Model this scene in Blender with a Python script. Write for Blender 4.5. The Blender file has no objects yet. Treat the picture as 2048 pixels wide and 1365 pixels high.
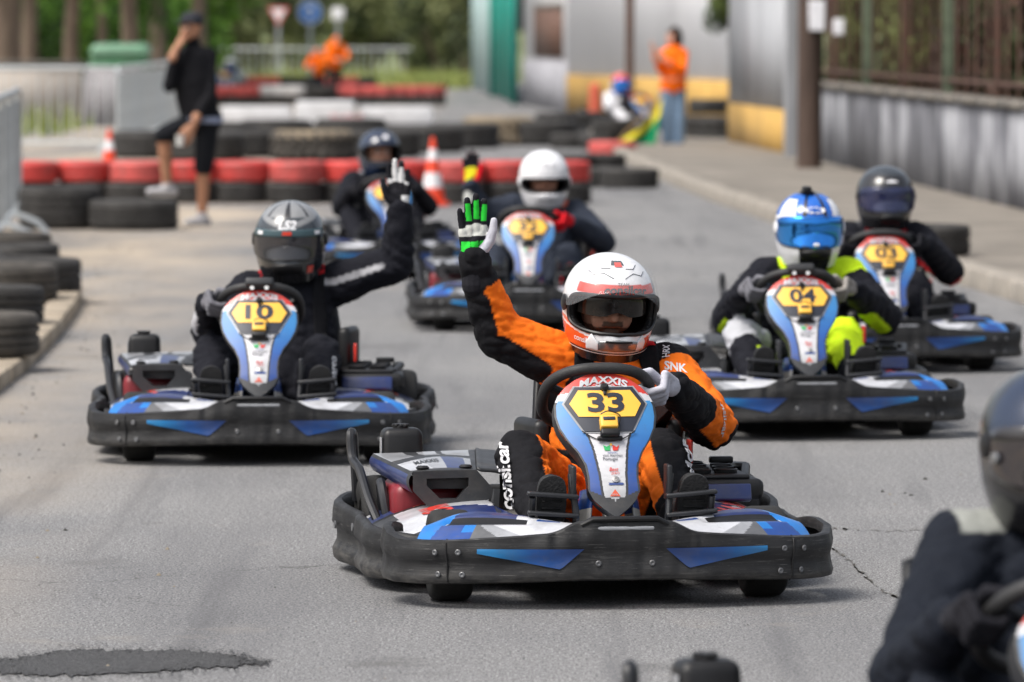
import bpy, math, random
import numpy as np
from mathutils import Vector, Matrix, noise
from mathutils.bvhtree import BVHTree
random.seed(11)
R = math.radians
sc = bpy.context.scene
COL = sc.collection

# ------------------------------------------------------------------ camera, sky, sun, exposure
F = 2048 * 200 / 36.0                      # focal length in photo pixels
CAM_H, HORIZON = 1.6, 57.0
PITCH = math.atan((682.5 - HORIZON) / F)
cam_d = bpy.data.cameras.new('camera')
cam = bpy.data.objects.new('camera', cam_d); COL.objects.link(cam)
cam_d.lens = 200; cam_d.sensor_width = 36; cam_d.clip_end = 3000; cam_d.clip_start = .5
cam.location = (0, 0, CAM_H); cam.rotation_euler = (R(90) - PITCH, 0, 0)
cam_d.dof.use_dof = True; cam_d.dof.focus_distance = 16.25; cam_d.dof.aperture_fstop = 5.2
sc.camera = cam
SUN_EL, SUN_AZ = 56.0, 236.0               # azimuth: clockwise from +Y (view direction)
w = bpy.data.worlds.new('World'); sc.world = w; w.use_nodes = True
wn = w.node_tree.nodes; wl = w.node_tree.links
sky = wn.new('ShaderNodeTexSky'); sky.sky_type = 'NISHITA'; sky.sun_disc = False
sky.sun_elevation = R(SUN_EL); sky.sun_rotation = R(SUN_AZ)
sky.air_density = 1.0; sky.dust_density = 5.0; sky.ozone_density = 1.0
hs = wn.new('ShaderNodeHueSaturation'); hs.inputs['Saturation'].default_value = .45
wl.new(sky.outputs[0], hs.inputs['Color']); wl.new(hs.outputs[0], wn['Background'].inputs[0])
wn['Background'].inputs[1].default_value = 0.138
sd = bpy.data.lights.new('sun', 'SUN'); so = bpy.data.objects.new('sun', sd); COL.objects.link(so)
sd.energy = 2.1; sd.angle = R(28); sd.color = (1, .955, .89)
so.location = (20, -5, 40)
_sv = Vector((math.sin(R(SUN_AZ)) * math.cos(R(SUN_EL)), math.cos(R(SUN_AZ)) * math.cos(R(SUN_EL)), math.sin(R(SUN_EL))))
so.rotation_euler = (-_sv).to_track_quat('-Z', 'Y').to_euler()
vs = sc.view_settings; vs.view_transform = 'Standard'; vs.look = 'None'; vs.gamma = 1; vs.exposure = 0.55
sc.cycles.use_denoising = True
sc.cycles.max_bounces = 6; sc.cycles.transparent_max_bounces = 8

# ------------------------------------------------------------------ helpers
def GP(px, py, z=0.0):
    u, v = (px - 1024) / F, (682.5 - py) / F
    d = Vector((u, math.cos(PITCH) + v * math.sin(PITCH), -math.sin(PITCH) + v * math.cos(PITCH)))
    t = (z - CAM_H) / d.z
    return Vector((d.x * t, d.y * t, z))
def AT(px, py, y):
    u, v = (px - 1024) / F, (682.5 - py) / F
    d = Vector((u, math.cos(PITCH) + v * math.sin(PITCH), -math.sin(PITCH) + v * math.cos(PITCH)))
    t = y / d.y
    return Vector((d.x * t, y, CAM_H + d.z * t))
def lin(c):
    return c / 12.92 if c <= .04045 else ((c + .055) / 1.055) ** 2.4
def hx(h, k=1.0):
    h = h.lstrip('#'); return tuple(lin(int(h[i:i + 2], 16) / 255) * k for i in (0, 2, 4))

MATS = {}; MATC = {}
def mat(name, col=(.5, .5, .5), rough=.5, metal=0.0, var=.15, scale=8.0, bump=0.0, bscale=60.0, coat=0.0, col2=None, stretch=None, alpha=None, spec=.5, trans=0.0, detail=4.0, dirt=0.0):
    """Principled material: base colour broken up by noise, optional bump"""
    if name in MATS: return MATS[name]
    m = bpy.data.materials.new(name); m.use_nodes = True
    nt = m.node_tree; n = nt.nodes; l = nt.links; b = n['Principled BSDF']
    b.inputs['Roughness'].default_value = rough; b.inputs['Metallic'].default_value = metal
    b.inputs['Specular IOR Level'].default_value = spec
    b.inputs['Coat Weight'].default_value = coat; b.inputs['Coat Roughness'].default_value = .08
    b.inputs['Transmission Weight'].default_value = trans
    tc = n.new('ShaderNodeTexCoord'); mp = n.new('ShaderNodeMapping')
    if stretch: mp.inputs['Scale'].default_value = stretch
    l.new(tc.outputs['Object'], mp.inputs[0])
    if var > 0:
        nz = n.new('ShaderNodeTexNoise'); nz.inputs['Scale'].default_value = scale; nz.inputs['Detail'].default_value = detail
        nz.inputs['Roughness'].default_value = .65
        l.new(mp.outputs[0], nz.inputs[0])
        rp = n.new('ShaderNodeMapRange'); rp.inputs[1].default_value = .32; rp.inputs[2].default_value = .68
        l.new(nz.outputs[0], rp.inputs[0])
        mx = n.new('ShaderNodeMix'); mx.data_type = 'RGBA'
        c2 = col2 if col2 else tuple(c * (1 - var) for c in col)
        mx.inputs['A'].default_value = (*c2, 1); mx.inputs['B'].default_value = (*(col if col2 else [min(1, c * (1 + var * .5)) for c in col]), 1)
        l.new(rp.outputs[0], mx.inputs['Factor']); l.new(mx.outputs['Result'], b.inputs['Base Color'])
        rr = n.new('ShaderNodeMapRange'); rr.inputs[3].default_value = min(1, rough * 1.15 + .02); rr.inputs[4].default_value = rough * .85
        l.new(nz.outputs[0], rr.inputs[0]); l.new(rr.outputs[0], b.inputs['Roughness'])
    else:
        b.inputs['Base Color'].default_value = (*col, 1)
    if bump > 0:
        nb = n.new('ShaderNodeTexNoise'); nb.inputs['Scale'].default_value = bscale; nb.inputs['Detail'].default_value = 3
        l.new(mp.outputs[0], nb.inputs[0])
        bp = n.new('ShaderNodeBump'); bp.inputs['Strength'].default_value = bump; bp.inputs['Distance'].default_value = .01
        l.new(nb.outputs[0], bp.inputs['Height']); l.new(bp.outputs[0], b.inputs['Normal'])
    if dirt > 0: add_dirt(m, dirt)
    if alpha is not None: b.inputs['Alpha'].default_value = alpha
    MATS[name] = m; MATC[name] = col
    return m
def add_dirt(m, amount):
    """grime and worn streaks, different on every object"""
    n = m.node_tree.nodes; l = m.node_tree.links; b = n['Principled BSDF']; old = b.inputs['Base Color'].links[0].from_socket if b.inputs['Base Color'].links else None
    if old is None: return
    tc = n.new('ShaderNodeTexCoord'); mp = n.new('ShaderNodeMapping'); mp.inputs['Scale'].default_value = (1, 1.6, 1.6); oi = n.new('ShaderNodeObjectInfo'); mw = n.new('ShaderNodeMath'); mw.operation = 'MULTIPLY'; mw.inputs[1].default_value = 40
    l.new(oi.outputs['Random'], mw.inputs[0]); l.new(tc.outputs['Object'], mp.inputs[0]); fs = []
    for s, lo, hi in ((5, .50, .70), (28, .56, .72)):
        t = n.new('ShaderNodeTexNoise'); t.noise_dimensions = '4D'; t.inputs['Scale'].default_value = s; t.inputs['Detail'].default_value = 8; t.inputs['Roughness'].default_value = .7
        l.new(mp.outputs[0], t.inputs[0]); l.new(mw.outputs[0], t.inputs['W']); r = n.new('ShaderNodeMapRange'); r.inputs[1].default_value = lo; r.inputs[2].default_value = hi; r.inputs[4].default_value = amount; l.new(t.outputs[0], r.inputs[0]); fs.append(r.outputs[0])
    mx_ = n.new('ShaderNodeMath'); mx_.operation = 'MAXIMUM'; l.new(fs[0], mx_.inputs[0]); l.new(fs[1], mx_.inputs[1])
    mx = n.new('ShaderNodeMix'); mx.data_type = 'RGBA'; l.new(mx_.outputs[0], mx.inputs['Factor']); l.new(old, mx.inputs['A']); mx.inputs['B'].default_value = (.11, .10, .09, 1); l.new(mx.outputs['Result'], b.inputs['Base Color'])
def ramp_mat(name, stops, axis='Z', lo=0, hi=1, rough=.3, coat=.3):
    """printed colour gradient along an object axis"""
    if name in MATS: return MATS[name]
    m = bpy.data.materials.new(name); m.use_nodes = True
    nt = m.node_tree; n = nt.nodes; l = nt.links; b = n['Principled BSDF']
    tc = n.new('ShaderNodeTexCoord'); sx = n.new('ShaderNodeSeparateXYZ'); mr = n.new('ShaderNodeMapRange'); cr = n.new('ShaderNodeValToRGB')
    mr.inputs[1].default_value = lo; mr.inputs[2].default_value = hi
    l.new(tc.outputs['Object'], sx.inputs[0]); l.new(sx.outputs[axis], mr.inputs[0]); l.new(mr.outputs[0], cr.inputs[0])
    e = cr.color_ramp.elements
    while len(e) < len(stops): e.new(.5)
    for i, (p, c) in enumerate(stops): e[i].position = p; e[i].color = (*c, 1)
    nz = n.new('ShaderNodeTexNoise'); nz.inputs['Scale'].default_value = 14; nz.inputs['Detail'].default_value = 5
    l.new(tc.outputs['Object'], nz.inputs[0])
    mx = n.new('ShaderNodeMix'); mx.data_type = 'RGBA'; mx.blend_type = 'MULTIPLY'; mx.inputs['Factor'].default_value = .3
    l.new(cr.outputs[0], mx.inputs['A']); l.new(nz.outputs[0], mx.inputs['B']); l.new(mx.outputs['Result'], b.inputs['Base Color'])
    b.inputs['Roughness'].default_value = rough; b.inputs['Coat Weight'].default_value = coat; b.inputs['Coat Roughness'].default_value = .12
    add_dirt(m, .35)
    MATS[name] = m
    return m

def crom(pts, n, closed=False):
    """Catmull-Rom samples through pts (any dimension)"""
    P = [np.array(p, float) for p in pts]; k = len(P); out = []
    m = k if closed else k - 1
    for i in range(n if closed else n + 1):
        t = i / n * m; j = min(int(t), m - 1); t -= j
        g = (lambda a: P[a % k]) if closed else (lambda a: P[max(0, min(k - 1, a))])
        p0, p1, p2, p3 = g(j - 1), g(j), g(j + 1), g(j + 2)
        out.append(.5 * (2 * p1 + (p2 - p0) * t + (2 * p0 - 5 * p1 + 4 * p2 - p3) * t * t + (3 * p1 - p0 - 3 * p2 + p3) * t ** 3))
    return out
def interp(tab, x):
    for (a, va), (b, vb) in zip(tab, tab[1:]):
        if x <= b: return va + (vb - va) * max(0, (x - a)) / (b - a)
    return tab[-1][1]

class MB:
    def __init__(s): s.v = []; s.f = []; s.m = []
    def add(s, vs, fs, m=0):
        o = len(s.v); s.v += [tuple(p) for p in vs]; s.f += [tuple(i + o for i in f) for f in fs]
        s.m += list(m) if isinstance(m, (list, tuple)) else [m] * len(fs); return s
    def grid(s, fn, nu, nv, m=0, wrap=False):
        vs = [fn(i / nu, j / nv) for j in range(nv + 1) for i in range(nu + (0 if wrap else 1))]
        W = nu if wrap else nu + 1; fs = []; ms = []
        for j in range(nv):
            for i in range(nu):
                fs.append((j * W + i, j * W + (i + 1) % W, (j + 1) * W + (i + 1) % W, (j + 1) * W + i))
                ms.append(m((i + .5) / nu, (j + .5) / nv) if callable(m) else m)
        return s.add(vs, fs, ms)
    def tube(s, path, r, n=8, m=0, closed=False):
        P = [Vector(p) for p in path]; k = len(P); vs = []; fs = []
        up = Vector((0.013, .021, 1)); prev = None
        for i, p in enumerate(P):
            a = P[(i - 1) % k] if closed or i > 0 else p; b = P[(i + 1) % k] if closed or i < k - 1 else p
            t = (b - a).normalized()
            if prev is None:
                e = t.cross(up); e = e if e.length > .05 else t.cross(Vector((1, 0, 0)))
            else: e = prev - t * prev.dot(t)
            e.normalize(); prev = e; f = t.cross(e); rr = r[i] if isinstance(r, (list, tuple)) else r
            for q in range(n):
                an = 2 * math.pi * q / n; vs.append(p + (e * math.cos(an) + f * math.sin(an)) * rr)
        for i in range(k if closed else k - 1):
            for q in range(n):
                a, b = i * n + q, i * n + (q + 1) % n; c, d = ((i + 1) % k) * n + (q + 1) % n, ((i + 1) % k) * n + q
                fs.append((a, b, c, d))
        if not closed: fs += [tuple(range(n - 1, -1, -1)), tuple(range((k - 1) * n, k * n))]
        return s.add(vs, fs, m)
    def lathe(s, prof, n=24, m=0, M=None, close=False):
        """prof: (radius, height) pairs round local Z"""
        vs = []; fs = []; ms = []; k = len(prof)
        for r, z in prof:
            for q in range(n):
                a = 2 * math.pi * q / n; p = Vector((r * math.cos(a), r * math.sin(a), z)); vs.append(M @ p if M else p)
        for i in range(k if close else k - 1):
            for q in range(n):
                i2 = (i + 1) % k
                fs.append((i * n + q, i * n + (q + 1) % n, i2 * n + (q + 1) % n, i2 * n + q)); ms.append(m[i] if isinstance(m, (list, tuple)) else m)
        if not close:
            if prof[0][0] > 1e-4: fs.append(tuple(range(n - 1, -1, -1))); ms.append(m[0] if isinstance(m, (list, tuple)) else m)
            if prof[-1][0] > 1e-4: fs.append(tuple(range((k - 1) * n, k * n))); ms.append(m[-1] if isinstance(m, (list, tuple)) else m)
        return s.add(vs, fs, ms)
    def rbox(s, c, size, r=.01, m=0, M=None, seg=3, taper=1.0):
        """box with rounded edges; taper scales the top"""
        hx_, hy_, hz_ = size[0] / 2, size[1] / 2, size[2] / 2; r = min(r, hx_, hy_, hz_) * .999
        lv = []
        for k in range(seg + 1):
            a = math.pi / 2 * k / seg; lv.append((-hz_ + r * (1 - math.sin(a)), r * (1 - math.cos(a))))
        lv = [(z, i) for z, i in lv][::1]
        lv = [(-hz_ + r * (1 - math.cos(math.pi / 2 * k / seg)), r * (1 - math.sin(math.pi / 2 * k / seg))) for k in range(seg + 1)]
        lv = lv + [(-z, i) for z, i in reversed(lv)]
        vs = []; n = 4 * (seg + 1)
        for z, ins in lv:
            tt = 1 + (taper - 1) * (z + hz_) / (2 * hz_); rr = max(r - ins, 0)
            for cx, cy, a0 in ((1, 1, 0), (-1, 1, 90), (-1, -1, 180), (1, -1, 270)):
                for k in range(seg + 1):
                    a = R(a0 + 90 * k / seg)
                    p = Vector(((cx * (hx_ - r) + rr * math.cos(a)) * tt, (cy * (hy_ - r) + rr * math.sin(a)) * tt, z))
                    vs.append(p)
        vs = [(M @ p if M else p) + Vector(c) for p in vs]
        fs = []
        for i in range(len(lv) - 1):
            for q in range(n): fs.append((i * n + q, i * n + (q + 1) % n, (i + 1) * n + (q + 1) % n, (i + 1) * n + q))
        fs += [tuple(range(n - 1, -1, -1)), tuple(range((len(lv) - 1) * n, len(lv) * n))]
        return s.add(vs, fs, m)
    def box(s, lo, hi, m=0):
        x0, y0, z0 = lo; x1, y1, z1 = hi
        return s.add([(x0, y0, z0), (x1, y0, z0), (x1, y1, z0), (x0, y1, z0), (x0, y0, z1), (x1, y0, z1), (x1, y1, z1), (x0, y1, z1)],
                     [(0, 3, 2, 1), (4, 5, 6, 7), (0, 1, 5, 4), (1, 2, 6, 5), (2, 3, 7, 6), (3, 0, 4, 7)], m)
    def mesh(s, name, mats, sharp=38):
        me = bpy.data.meshes.new(name); me.from_pydata(s.v, [], s.f)
        for m in mats: me.materials.append(m)
        me.polygons.foreach_set('material_index', s.m)
        me.polygons.foreach_set('use_smooth', [True] * len(s.f)); me.update()
        if sharp: me.set_sharp_from_angle(angle=R(sharp))
        return me
def obj(name, me, parent=None, M=None):
    o = bpy.data.objects.new(name, me); COL.objects.link(o)
    if parent: o.parent = parent
    if M is not None: o.matrix_local = M
    return o
def tag(o, label=None, cat=None, group=None, kind=None):
    if label: o['label'] = label
    if cat: o['category'] = cat
    if group: o['group'] = group
    if kind: o['kind'] = kind
    return o
def empty(name, loc=(0, 0, 0), rz=0, label=None, cat=None, group=None):
    o = bpy.data.objects.new(name, None); COL.objects.link(o); o.location = loc; o.rotation_euler = (0, 0, rz); o.empty_display_size = .1
    return tag(o, label, cat, group)
def bake(me, mods):
    """apply modifiers to a mesh and return the result"""
    sn = bpy.data.scenes.get('tmp') or bpy.data.scenes.new('tmp')
    t = bpy.data.objects.new('tmp', me); sn.collection.objects.link(t)
    for kind, kw in mods:
        md = t.modifiers.new('m', kind)
        for k, v in kw.items(): setattr(md, k, v)
    vl = sn.view_layers[0]; vl.update()
    dg = vl.depsgraph; dg.update()
    out = bpy.data.meshes.new_from_object(t.evaluated_get(dg), preserve_all_data_layers=True, depsgraph=dg)
    bpy.data.objects.remove(t)
    return out
def solid(me, t, off=-1):
    out = bake(me, [('SOLIDIFY', dict(thickness=t, offset=off))])
    out.name = me.name
    return out

_TX = {}
def text2d(s, bold=0.0, shear=0.0):
    """triangulated outlines of a text set in the built-in font; cap height about 0.7, centred"""
    k = (s, bold, shear)
    if k in _TX: return _TX[k]
    c = bpy.data.curves.new('t', 'FONT'); c.body = s; c.offset = bold; c.shear = shear; c.align_x = 'CENTER'; c.resolution_u = 3
    sn = bpy.data.scenes.get('tmp') or bpy.data.scenes.new('tmp')
    t = bpy.data.objects.new('tmp', c); sn.collection.objects.link(t)
    vl = sn.view_layers[0]; vl.update(); dg = vl.depsgraph; dg.update()
    me = bpy.data.meshes.new_from_object(t.evaluated_get(dg), depsgraph=dg)
    v = [(p.co.x, p.co.y) for p in me.vertices]; f = [tuple(p.vertices) for p in me.polygons]
    bpy.data.objects.remove(t); bpy.data.meshes.remove(me)
    xs = [p[0] for p in v]; ys = [p[1] for p in v]; cx = (min(xs) + max(xs)) / 2; cy = (min(ys) + max(ys)) / 2
    v = [(x - cx, y - cy) for x, y in v]; W = max(xs) - min(xs); H = max(ys) - min(ys)
    _TX[k] = (v, f, W, H)
    return _TX[k]
def text_on(mb, s, fn, width, m=0, bold=.0, shear=0.0, height=None):
    """lay text of the given width on a surface fn(x, y) -> point"""
    v, f, W, H = text2d(s, bold, shear); k = width / W; ky = k if height is None else height / H
    mb.add([fn(x * k, y * ky) for x, y in v], f, m)
def poly_on(mb, pts, fn, m=0):
    mb.add([fn(x, y) for x, y in pts], [tuple(range(len(pts)))], m)

def capsule(mb, a, b, ra, rb, n=14, flat=1.0, side=None, m=0):
    a, b = Vector(a), Vector(b); d = b - a; L = d.length; d = d / L if L > 1e-6 else Vector((0, 0, 1))
    s1 = Vector(side) if side else (Vector((1, 0, 0)) if abs(d.x) < .8 else Vector((0, 1, 0)))
    s1 = (s1 - d * s1.dot(d)).normalized(); s2 = d.cross(s1)
    rings = [(a - d * ra * math.cos(R(x)), ra * math.sin(R(x))) for x in (8, 35, 62)] + [(a + d * L * k / 4, ra + (rb - ra) * k / 4) for k in range(5)] + [(b + d * rb * math.cos(R(x)), rb * math.sin(R(x))) for x in (62, 35, 8)]
    vs = []; fs = []
    for p, r in rings:
        for q in range(n):
            t = 2 * math.pi * q / n; vs.append(p + s1 * (r * flat * math.cos(t)) + s2 * (r * math.sin(t)))
    k = len(rings)
    for i in range(k - 1):
        for q in range(n): fs.append((i * n + q, i * n + (q + 1) % n, (i + 1) * n + (q + 1) % n, (i + 1) * n + q))
    fs += [tuple(range(n - 1, -1, -1)), tuple(range((k - 1) * n, k * n))]
    mb.add(vs, fs, m)
def flesh(name, segs, voxel, smooth, mats, colour, wrinkle=0.0, wscale=9.0, seed=0):
    """one continuous skin over tapered limbs; segs: (tag, a, b, ra, rb[, flat, side]); colour(tag, t, p, n) -> material index"""
    mb = MB()
    for sg in segs: capsule(mb, sg[1], sg[2], sg[3], sg[4], 14, sg[5] if len(sg) > 5 else 1.0, sg[6] if len(sg) > 6 else None)
    me = bpy.data.meshes.new(name); me.from_pydata(mb.v, [], mb.f); me.update()
    out = bake(me, [('REMESH', dict(mode='VOXEL', voxel_size=voxel, use_smooth_shade=True)), ('SMOOTH', dict(factor=.5, iterations=smooth))])
    bpy.data.meshes.remove(me)
    nv = len(out.vertices)
    if wrinkle > 0:
        co = np.empty(nv * 3); out.vertices.foreach_get('co', co); no = np.empty(nv * 3); out.vertices.foreach_get('normal', no)
        co = co.reshape(-1, 3); no = no.reshape(-1, 3)
        dsp = np.empty(nv)
        for i in range(nv):
            p = Vector(co[i]) * wscale + Vector((seed, 0, 0))
            q = noise.noise(p * .55) * 1.3
            a_ = abs(noise.noise(Vector((p.x * .9 + q, p.y * .9, p.z * 1.9 + q)))) ** .6; b_ = abs(noise.noise(Vector((p.x * 2.1 - q, p.y * 2.1 + 7, p.z * 3.2 + q)))) ** .7
            dsp[i] = (a_ - .45) * 1.5 + (b_ - .4) * .75
        co += no * (dsp * wrinkle)[:, None]
        out.vertices.foreach_set('co', co.ravel())
    nf = nv
    ce = np.empty(nf * 3); out.vertices.foreach_get('co', ce); ce = ce.reshape(-1, 3)
    nn = np.empty(nf * 3); out.vertices.foreach_get('normal', nn); nn = nn.reshape(-1, 3)
    best = np.full(nf, 1e9); bi = np.zeros(nf, int); bt = np.zeros(nf)
    for i, sg in enumerate(segs):
        a = np.array(sg[1], float); d = np.array(sg[2], float) - a; L2 = max(d @ d, 1e-9)
        t = np.clip(((ce - a) @ d) / L2, 0, 1); ds = np.linalg.norm(ce - a - t[:, None] * d, axis=1) - (sg[3] + (sg[4] - sg[3]) * t)
        k = ds < best; best[k] = ds[k]; bi[k] = i; bt[k] = t[k]; rad = ce - a - t[:, None] * d; rad /= np.linalg.norm(rad, axis=1)[:, None] + 1e-9; nn[k] = rad[k]
    cls = np.array([colour(segs[bi[i]][0], bt[i], ce[i], nn[i]) for i in range(nf)], int)
    if len(set(cls.tolist())) == 1: out.materials.append(mats[cls[0]])
    else:
        out.materials.append(printed('printed_skin' if mats[0].name.startswith('skin') else 'printed_cloth', .55 if mats[0].name.startswith('skin') else .85, .0 if mats[0].name.startswith('skin') else .35))
        paint(out, cls, [MATC[m.name] for m in mats])
    out.polygons.foreach_set('use_smooth', [True] * len(out.polygons))
    out.update(); out.name = name
    return out
def printed(name, rough, bump, coat=0.0):
    """material that takes its dye or paint colour from the mesh's colour attribute"""
    if name in MATS: return MATS[name]
    m = mat(name, (.5, .5, .5), rough, var=0, bump=bump, bscale=38, coat=coat, spec=.15 if coat == 0 else .5); n = m.node_tree.nodes; l = m.node_tree.links
    a = n.new('ShaderNodeAttribute'); a.attribute_name = 'dye'; nz = n.new('ShaderNodeTexNoise'); nz.inputs['Scale'].default_value = 16; nz.inputs['Detail'].default_value = 4
    mr = n.new('ShaderNodeMapRange'); mr.inputs[3].default_value = .82; mr.inputs[4].default_value = 1.12; l.new(nz.outputs[0], mr.inputs[0])
    mx = n.new('ShaderNodeMix'); mx.data_type = 'RGBA'; mx.blend_type = 'MULTIPLY'; mx.inputs['Factor'].default_value = 1
    l.new(a.outputs['Color'], mx.inputs['A']); l.new(mr.outputs[0], mx.inputs['B']); l.new(mx.outputs['Result'], n['Principled BSDF'].inputs['Base Color'])
    return m
def paint(me, cls, cols, power=7, it=3):
    """per-vertex dye classes with smoothed seams"""
    K = len(cols); ind = np.zeros((len(cls), K)); ind[np.arange(len(cls)), cls] = 1
    ed = np.empty(len(me.edges) * 2, int); me.edges.foreach_get('vertices', ed); ed = ed.reshape(-1, 2)
    deg = np.bincount(ed.ravel(), minlength=len(cls)).astype(float)[:, None] + 1e-9
    for _ in range(it):
        acc = np.zeros_like(ind); np.add.at(acc, ed[:, 0], ind[ed[:, 1]]); np.add.at(acc, ed[:, 1], ind[ed[:, 0]]); ind = .4 * ind + .6 * acc / deg
    wt = ind ** power; wt /= wt.sum(1, keepdims=True) + 1e-12
    rgb = wt @ np.array(cols); at = me.attributes.new('dye', 'FLOAT_COLOR', 'POINT'); at.data.foreach_set('color', np.hstack([rgb, np.ones((len(cls), 1))]).ravel())
ORD = ['first', 'second', 'third', 'fourth', 'fifth', 'sixth', 'seventh', 'eighth', 'ninth', 'tenth', 'eleventh', 'twelfth', 'thirteenth', 'fourteenth', 'fifteenth', 'sixteenth', 'seventeenth', 'eighteenth', 'nineteenth', 'twentieth']
# ------------------------------------------------------------------ ground, road, pavements
def road_material():
    m = bpy.data.materials.new('asphalt'); m.use_nodes = True; nt = m.node_tree; n = nt.nodes; l = nt.links; b = n['Principled BSDF']
    tc = n.new('ShaderNodeTexCoord')
    def nz(scale, detail=4, rough=.6, st=None):
        t = n.new('ShaderNodeTexNoise'); t.inputs['Scale'].default_value = scale; t.inputs['Detail'].default_value = detail; t.inputs['Roughness'].default_value = rough
        if st:
            mp = n.new('ShaderNodeMapping'); mp.inputs['Scale'].default_value = st; l.new(tc.outputs['Object'], mp.inputs[0]); l.new(mp.outputs[0], t.inputs[0])
        else: l.new(tc.outputs['Object'], t.inputs[0])
        return t.outputs[0]
    def rng(x, a, b_, c=0, d=1):
        r = n.new('ShaderNodeMapRange'); r.inputs[1].default_value = a; r.inputs[2].default_value = b_; r.inputs[3].default_value = c; r.inputs[4].default_value = d; l.new(x, r.inputs[0]); return r.outputs[0]
    def mix(f, a, b_, bt='MIX'):
        x = n.new('ShaderNodeMix'); x.data_type = 'RGBA'; x.blend_type = bt
        for s, val in (('Factor', f), ('A', a), ('B', b_)):
            if isinstance(val, (int, float)): x.inputs[s].default_value = val
            elif isinstance(val, tuple): x.inputs[s].default_value = (*val, 1)
            else: l.new(val, x.inputs[s])
        return x.outputs['Result']
    base = mix(rng(nz(.35, 5), .35, .65), (.165, .165, .168), (.215, .213, .211))
    sp = nz(150, 2, .7)
    c = mix(rng(sp, .40, .60), tuple([.34] * 3), tuple([1.62] * 3)); base = mix(1.0, base, c, 'MULTIPLY')
    sp2 = nz(55, 2, .6); base = mix(.5, base, mix(rng(sp2, .36, .64), (.45,) * 3, (1.45,) * 3), 'MULTIPLY')
    # rubbered-in racing line, long streaks across the view direction of travel
    st = nz(1.3, 4, .6, (1.2, .12, 1)); base = mix(rng(st, .48, .72, 0, .55), base, (.105, .105, .11))
    st2 = nz(3.2, 4, .6, (1.6, .07, 1)); base = mix(rng(st2, .55, .72, 0, .6), base, (.08, .08, .085))
    oil = nz(1.1, 5, .62); base = mix(rng(oil, .63, .72, 0, .5), base, (.075, .073, .072)); peb = nz(95, 1, .5); base = mix(rng(peb, .70, .76, 0, .75), base, (.34, .33, .31))
    bl = nz(2.2, 7, .72); base = mix(rng(bl, .58, .72, 0, .45), base, (.12, .118, .115))
    # sandy dust, drifts
    du = nz(.5, 6, .65, (1.0, .5, 1)); sx = n.new('ShaderNodeSeparateXYZ'); l.new(tc.outputs['Object'], sx.inputs[0])
    edge = rng(sx.outputs['X'], -1.2, -2.6, 0, 1)
    ad = n.new('ShaderNodeMath'); ad.operation = 'MULTIPLY'; l.new(rng(du, .38, .62), ad.inputs[0]); l.new(edge, ad.inputs[1])
    base = mix(ad.outputs[0], base, (.40, .335, .26))
    base = mix(rng(nz(.9, 6, .7), .60, .74, 0, .30), base, (.33, .29, .235))
    # fine cracks
    vo = n.new('ShaderNodeTexVoronoi'); vo.feature = 'DISTANCE_TO_EDGE'; vo.inputs['Scale'].default_value = .55
    wp = n.new('ShaderNodeVectorMath'); wp.operation = 'ADD'
    nw = n.new('ShaderNodeTexNoise'); nw.inputs['Scale'].default_value = 2.5; nw.inputs['Detail'].default_value = 6; l.new(tc.outputs['Object'], nw.inputs[0])
    sc_ = n.new('ShaderNodeVectorMath'); sc_.operation = 'SCALE'; sc_.inputs['Scale'].default_value = .6; l.new(nw.outputs['Color'], sc_.inputs[0])
    l.new(tc.outputs['Object'], wp.inputs[0]); l.new(sc_.outputs[0], wp.inputs[1]); l.new(wp.outputs[0], vo.inputs[0])
    ck = rng(vo.outputs['Distance'], 0, .004, 1, 0); ckm = n.new('ShaderNodeMath'); ckm.operation = 'MULTIPLY'
    l.new(ck, ckm.inputs[0]); l.new(rng(nz(.22, 3), .52, .60, 0, .75), ckm.inputs[1])
    base = mix(ckm.outputs[0], base, (.045, .042, .04))
    l.new(base, b.inputs['Base Color']); b.inputs['Roughness'].default_value = .86; b.inputs['Specular IOR Level'].default_value = .3
    bp = n.new('ShaderNodeBump'); bp.inputs['Strength'].default_value = .55; bp.inputs['Distance'].default_value = .004
    l.new(sp, bp.inputs['Height']); l.new(bp.outputs[0], b.inputs['Normal'])
    return m
M_ROAD = road_material()
M_DIRT = mat('sandy_soil', (.36, .31, .245), .95, var=.35, scale=3, bump=.5, bscale=40)
M_PAVE = mat('pavement_concrete', (.20, .178, .15), .9, var=.38, scale=1.2, bump=.3, bscale=50, detail=9)
M_KERB = mat('kerb_concrete', (.30, .27, .23), .9, var=.3, scale=4, bump=.4, bscale=40, detail=8)
M_GRASS = mat('dry_grass_ground', (.16, .19, .07), .95, var=.4, scale=.4, bump=.4, bscale=20)
def sheet(name, pts, z, m, n=None):
    o = obj(name, MB().add([(x, y, z) for x, y in pts], [tuple(range(len(pts)))]).mesh(name, [m], 0)); tag(o, kind='structure'); return o
sheet('ground', [(-900, -60), (900, -60), (900, 2400), (-900, 2400)], -.008, M_GRASS)
sheet('road', [(-40, -40), (14, -40), (14, 168), (-40, 168)], 0, M_ROAD)
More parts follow.
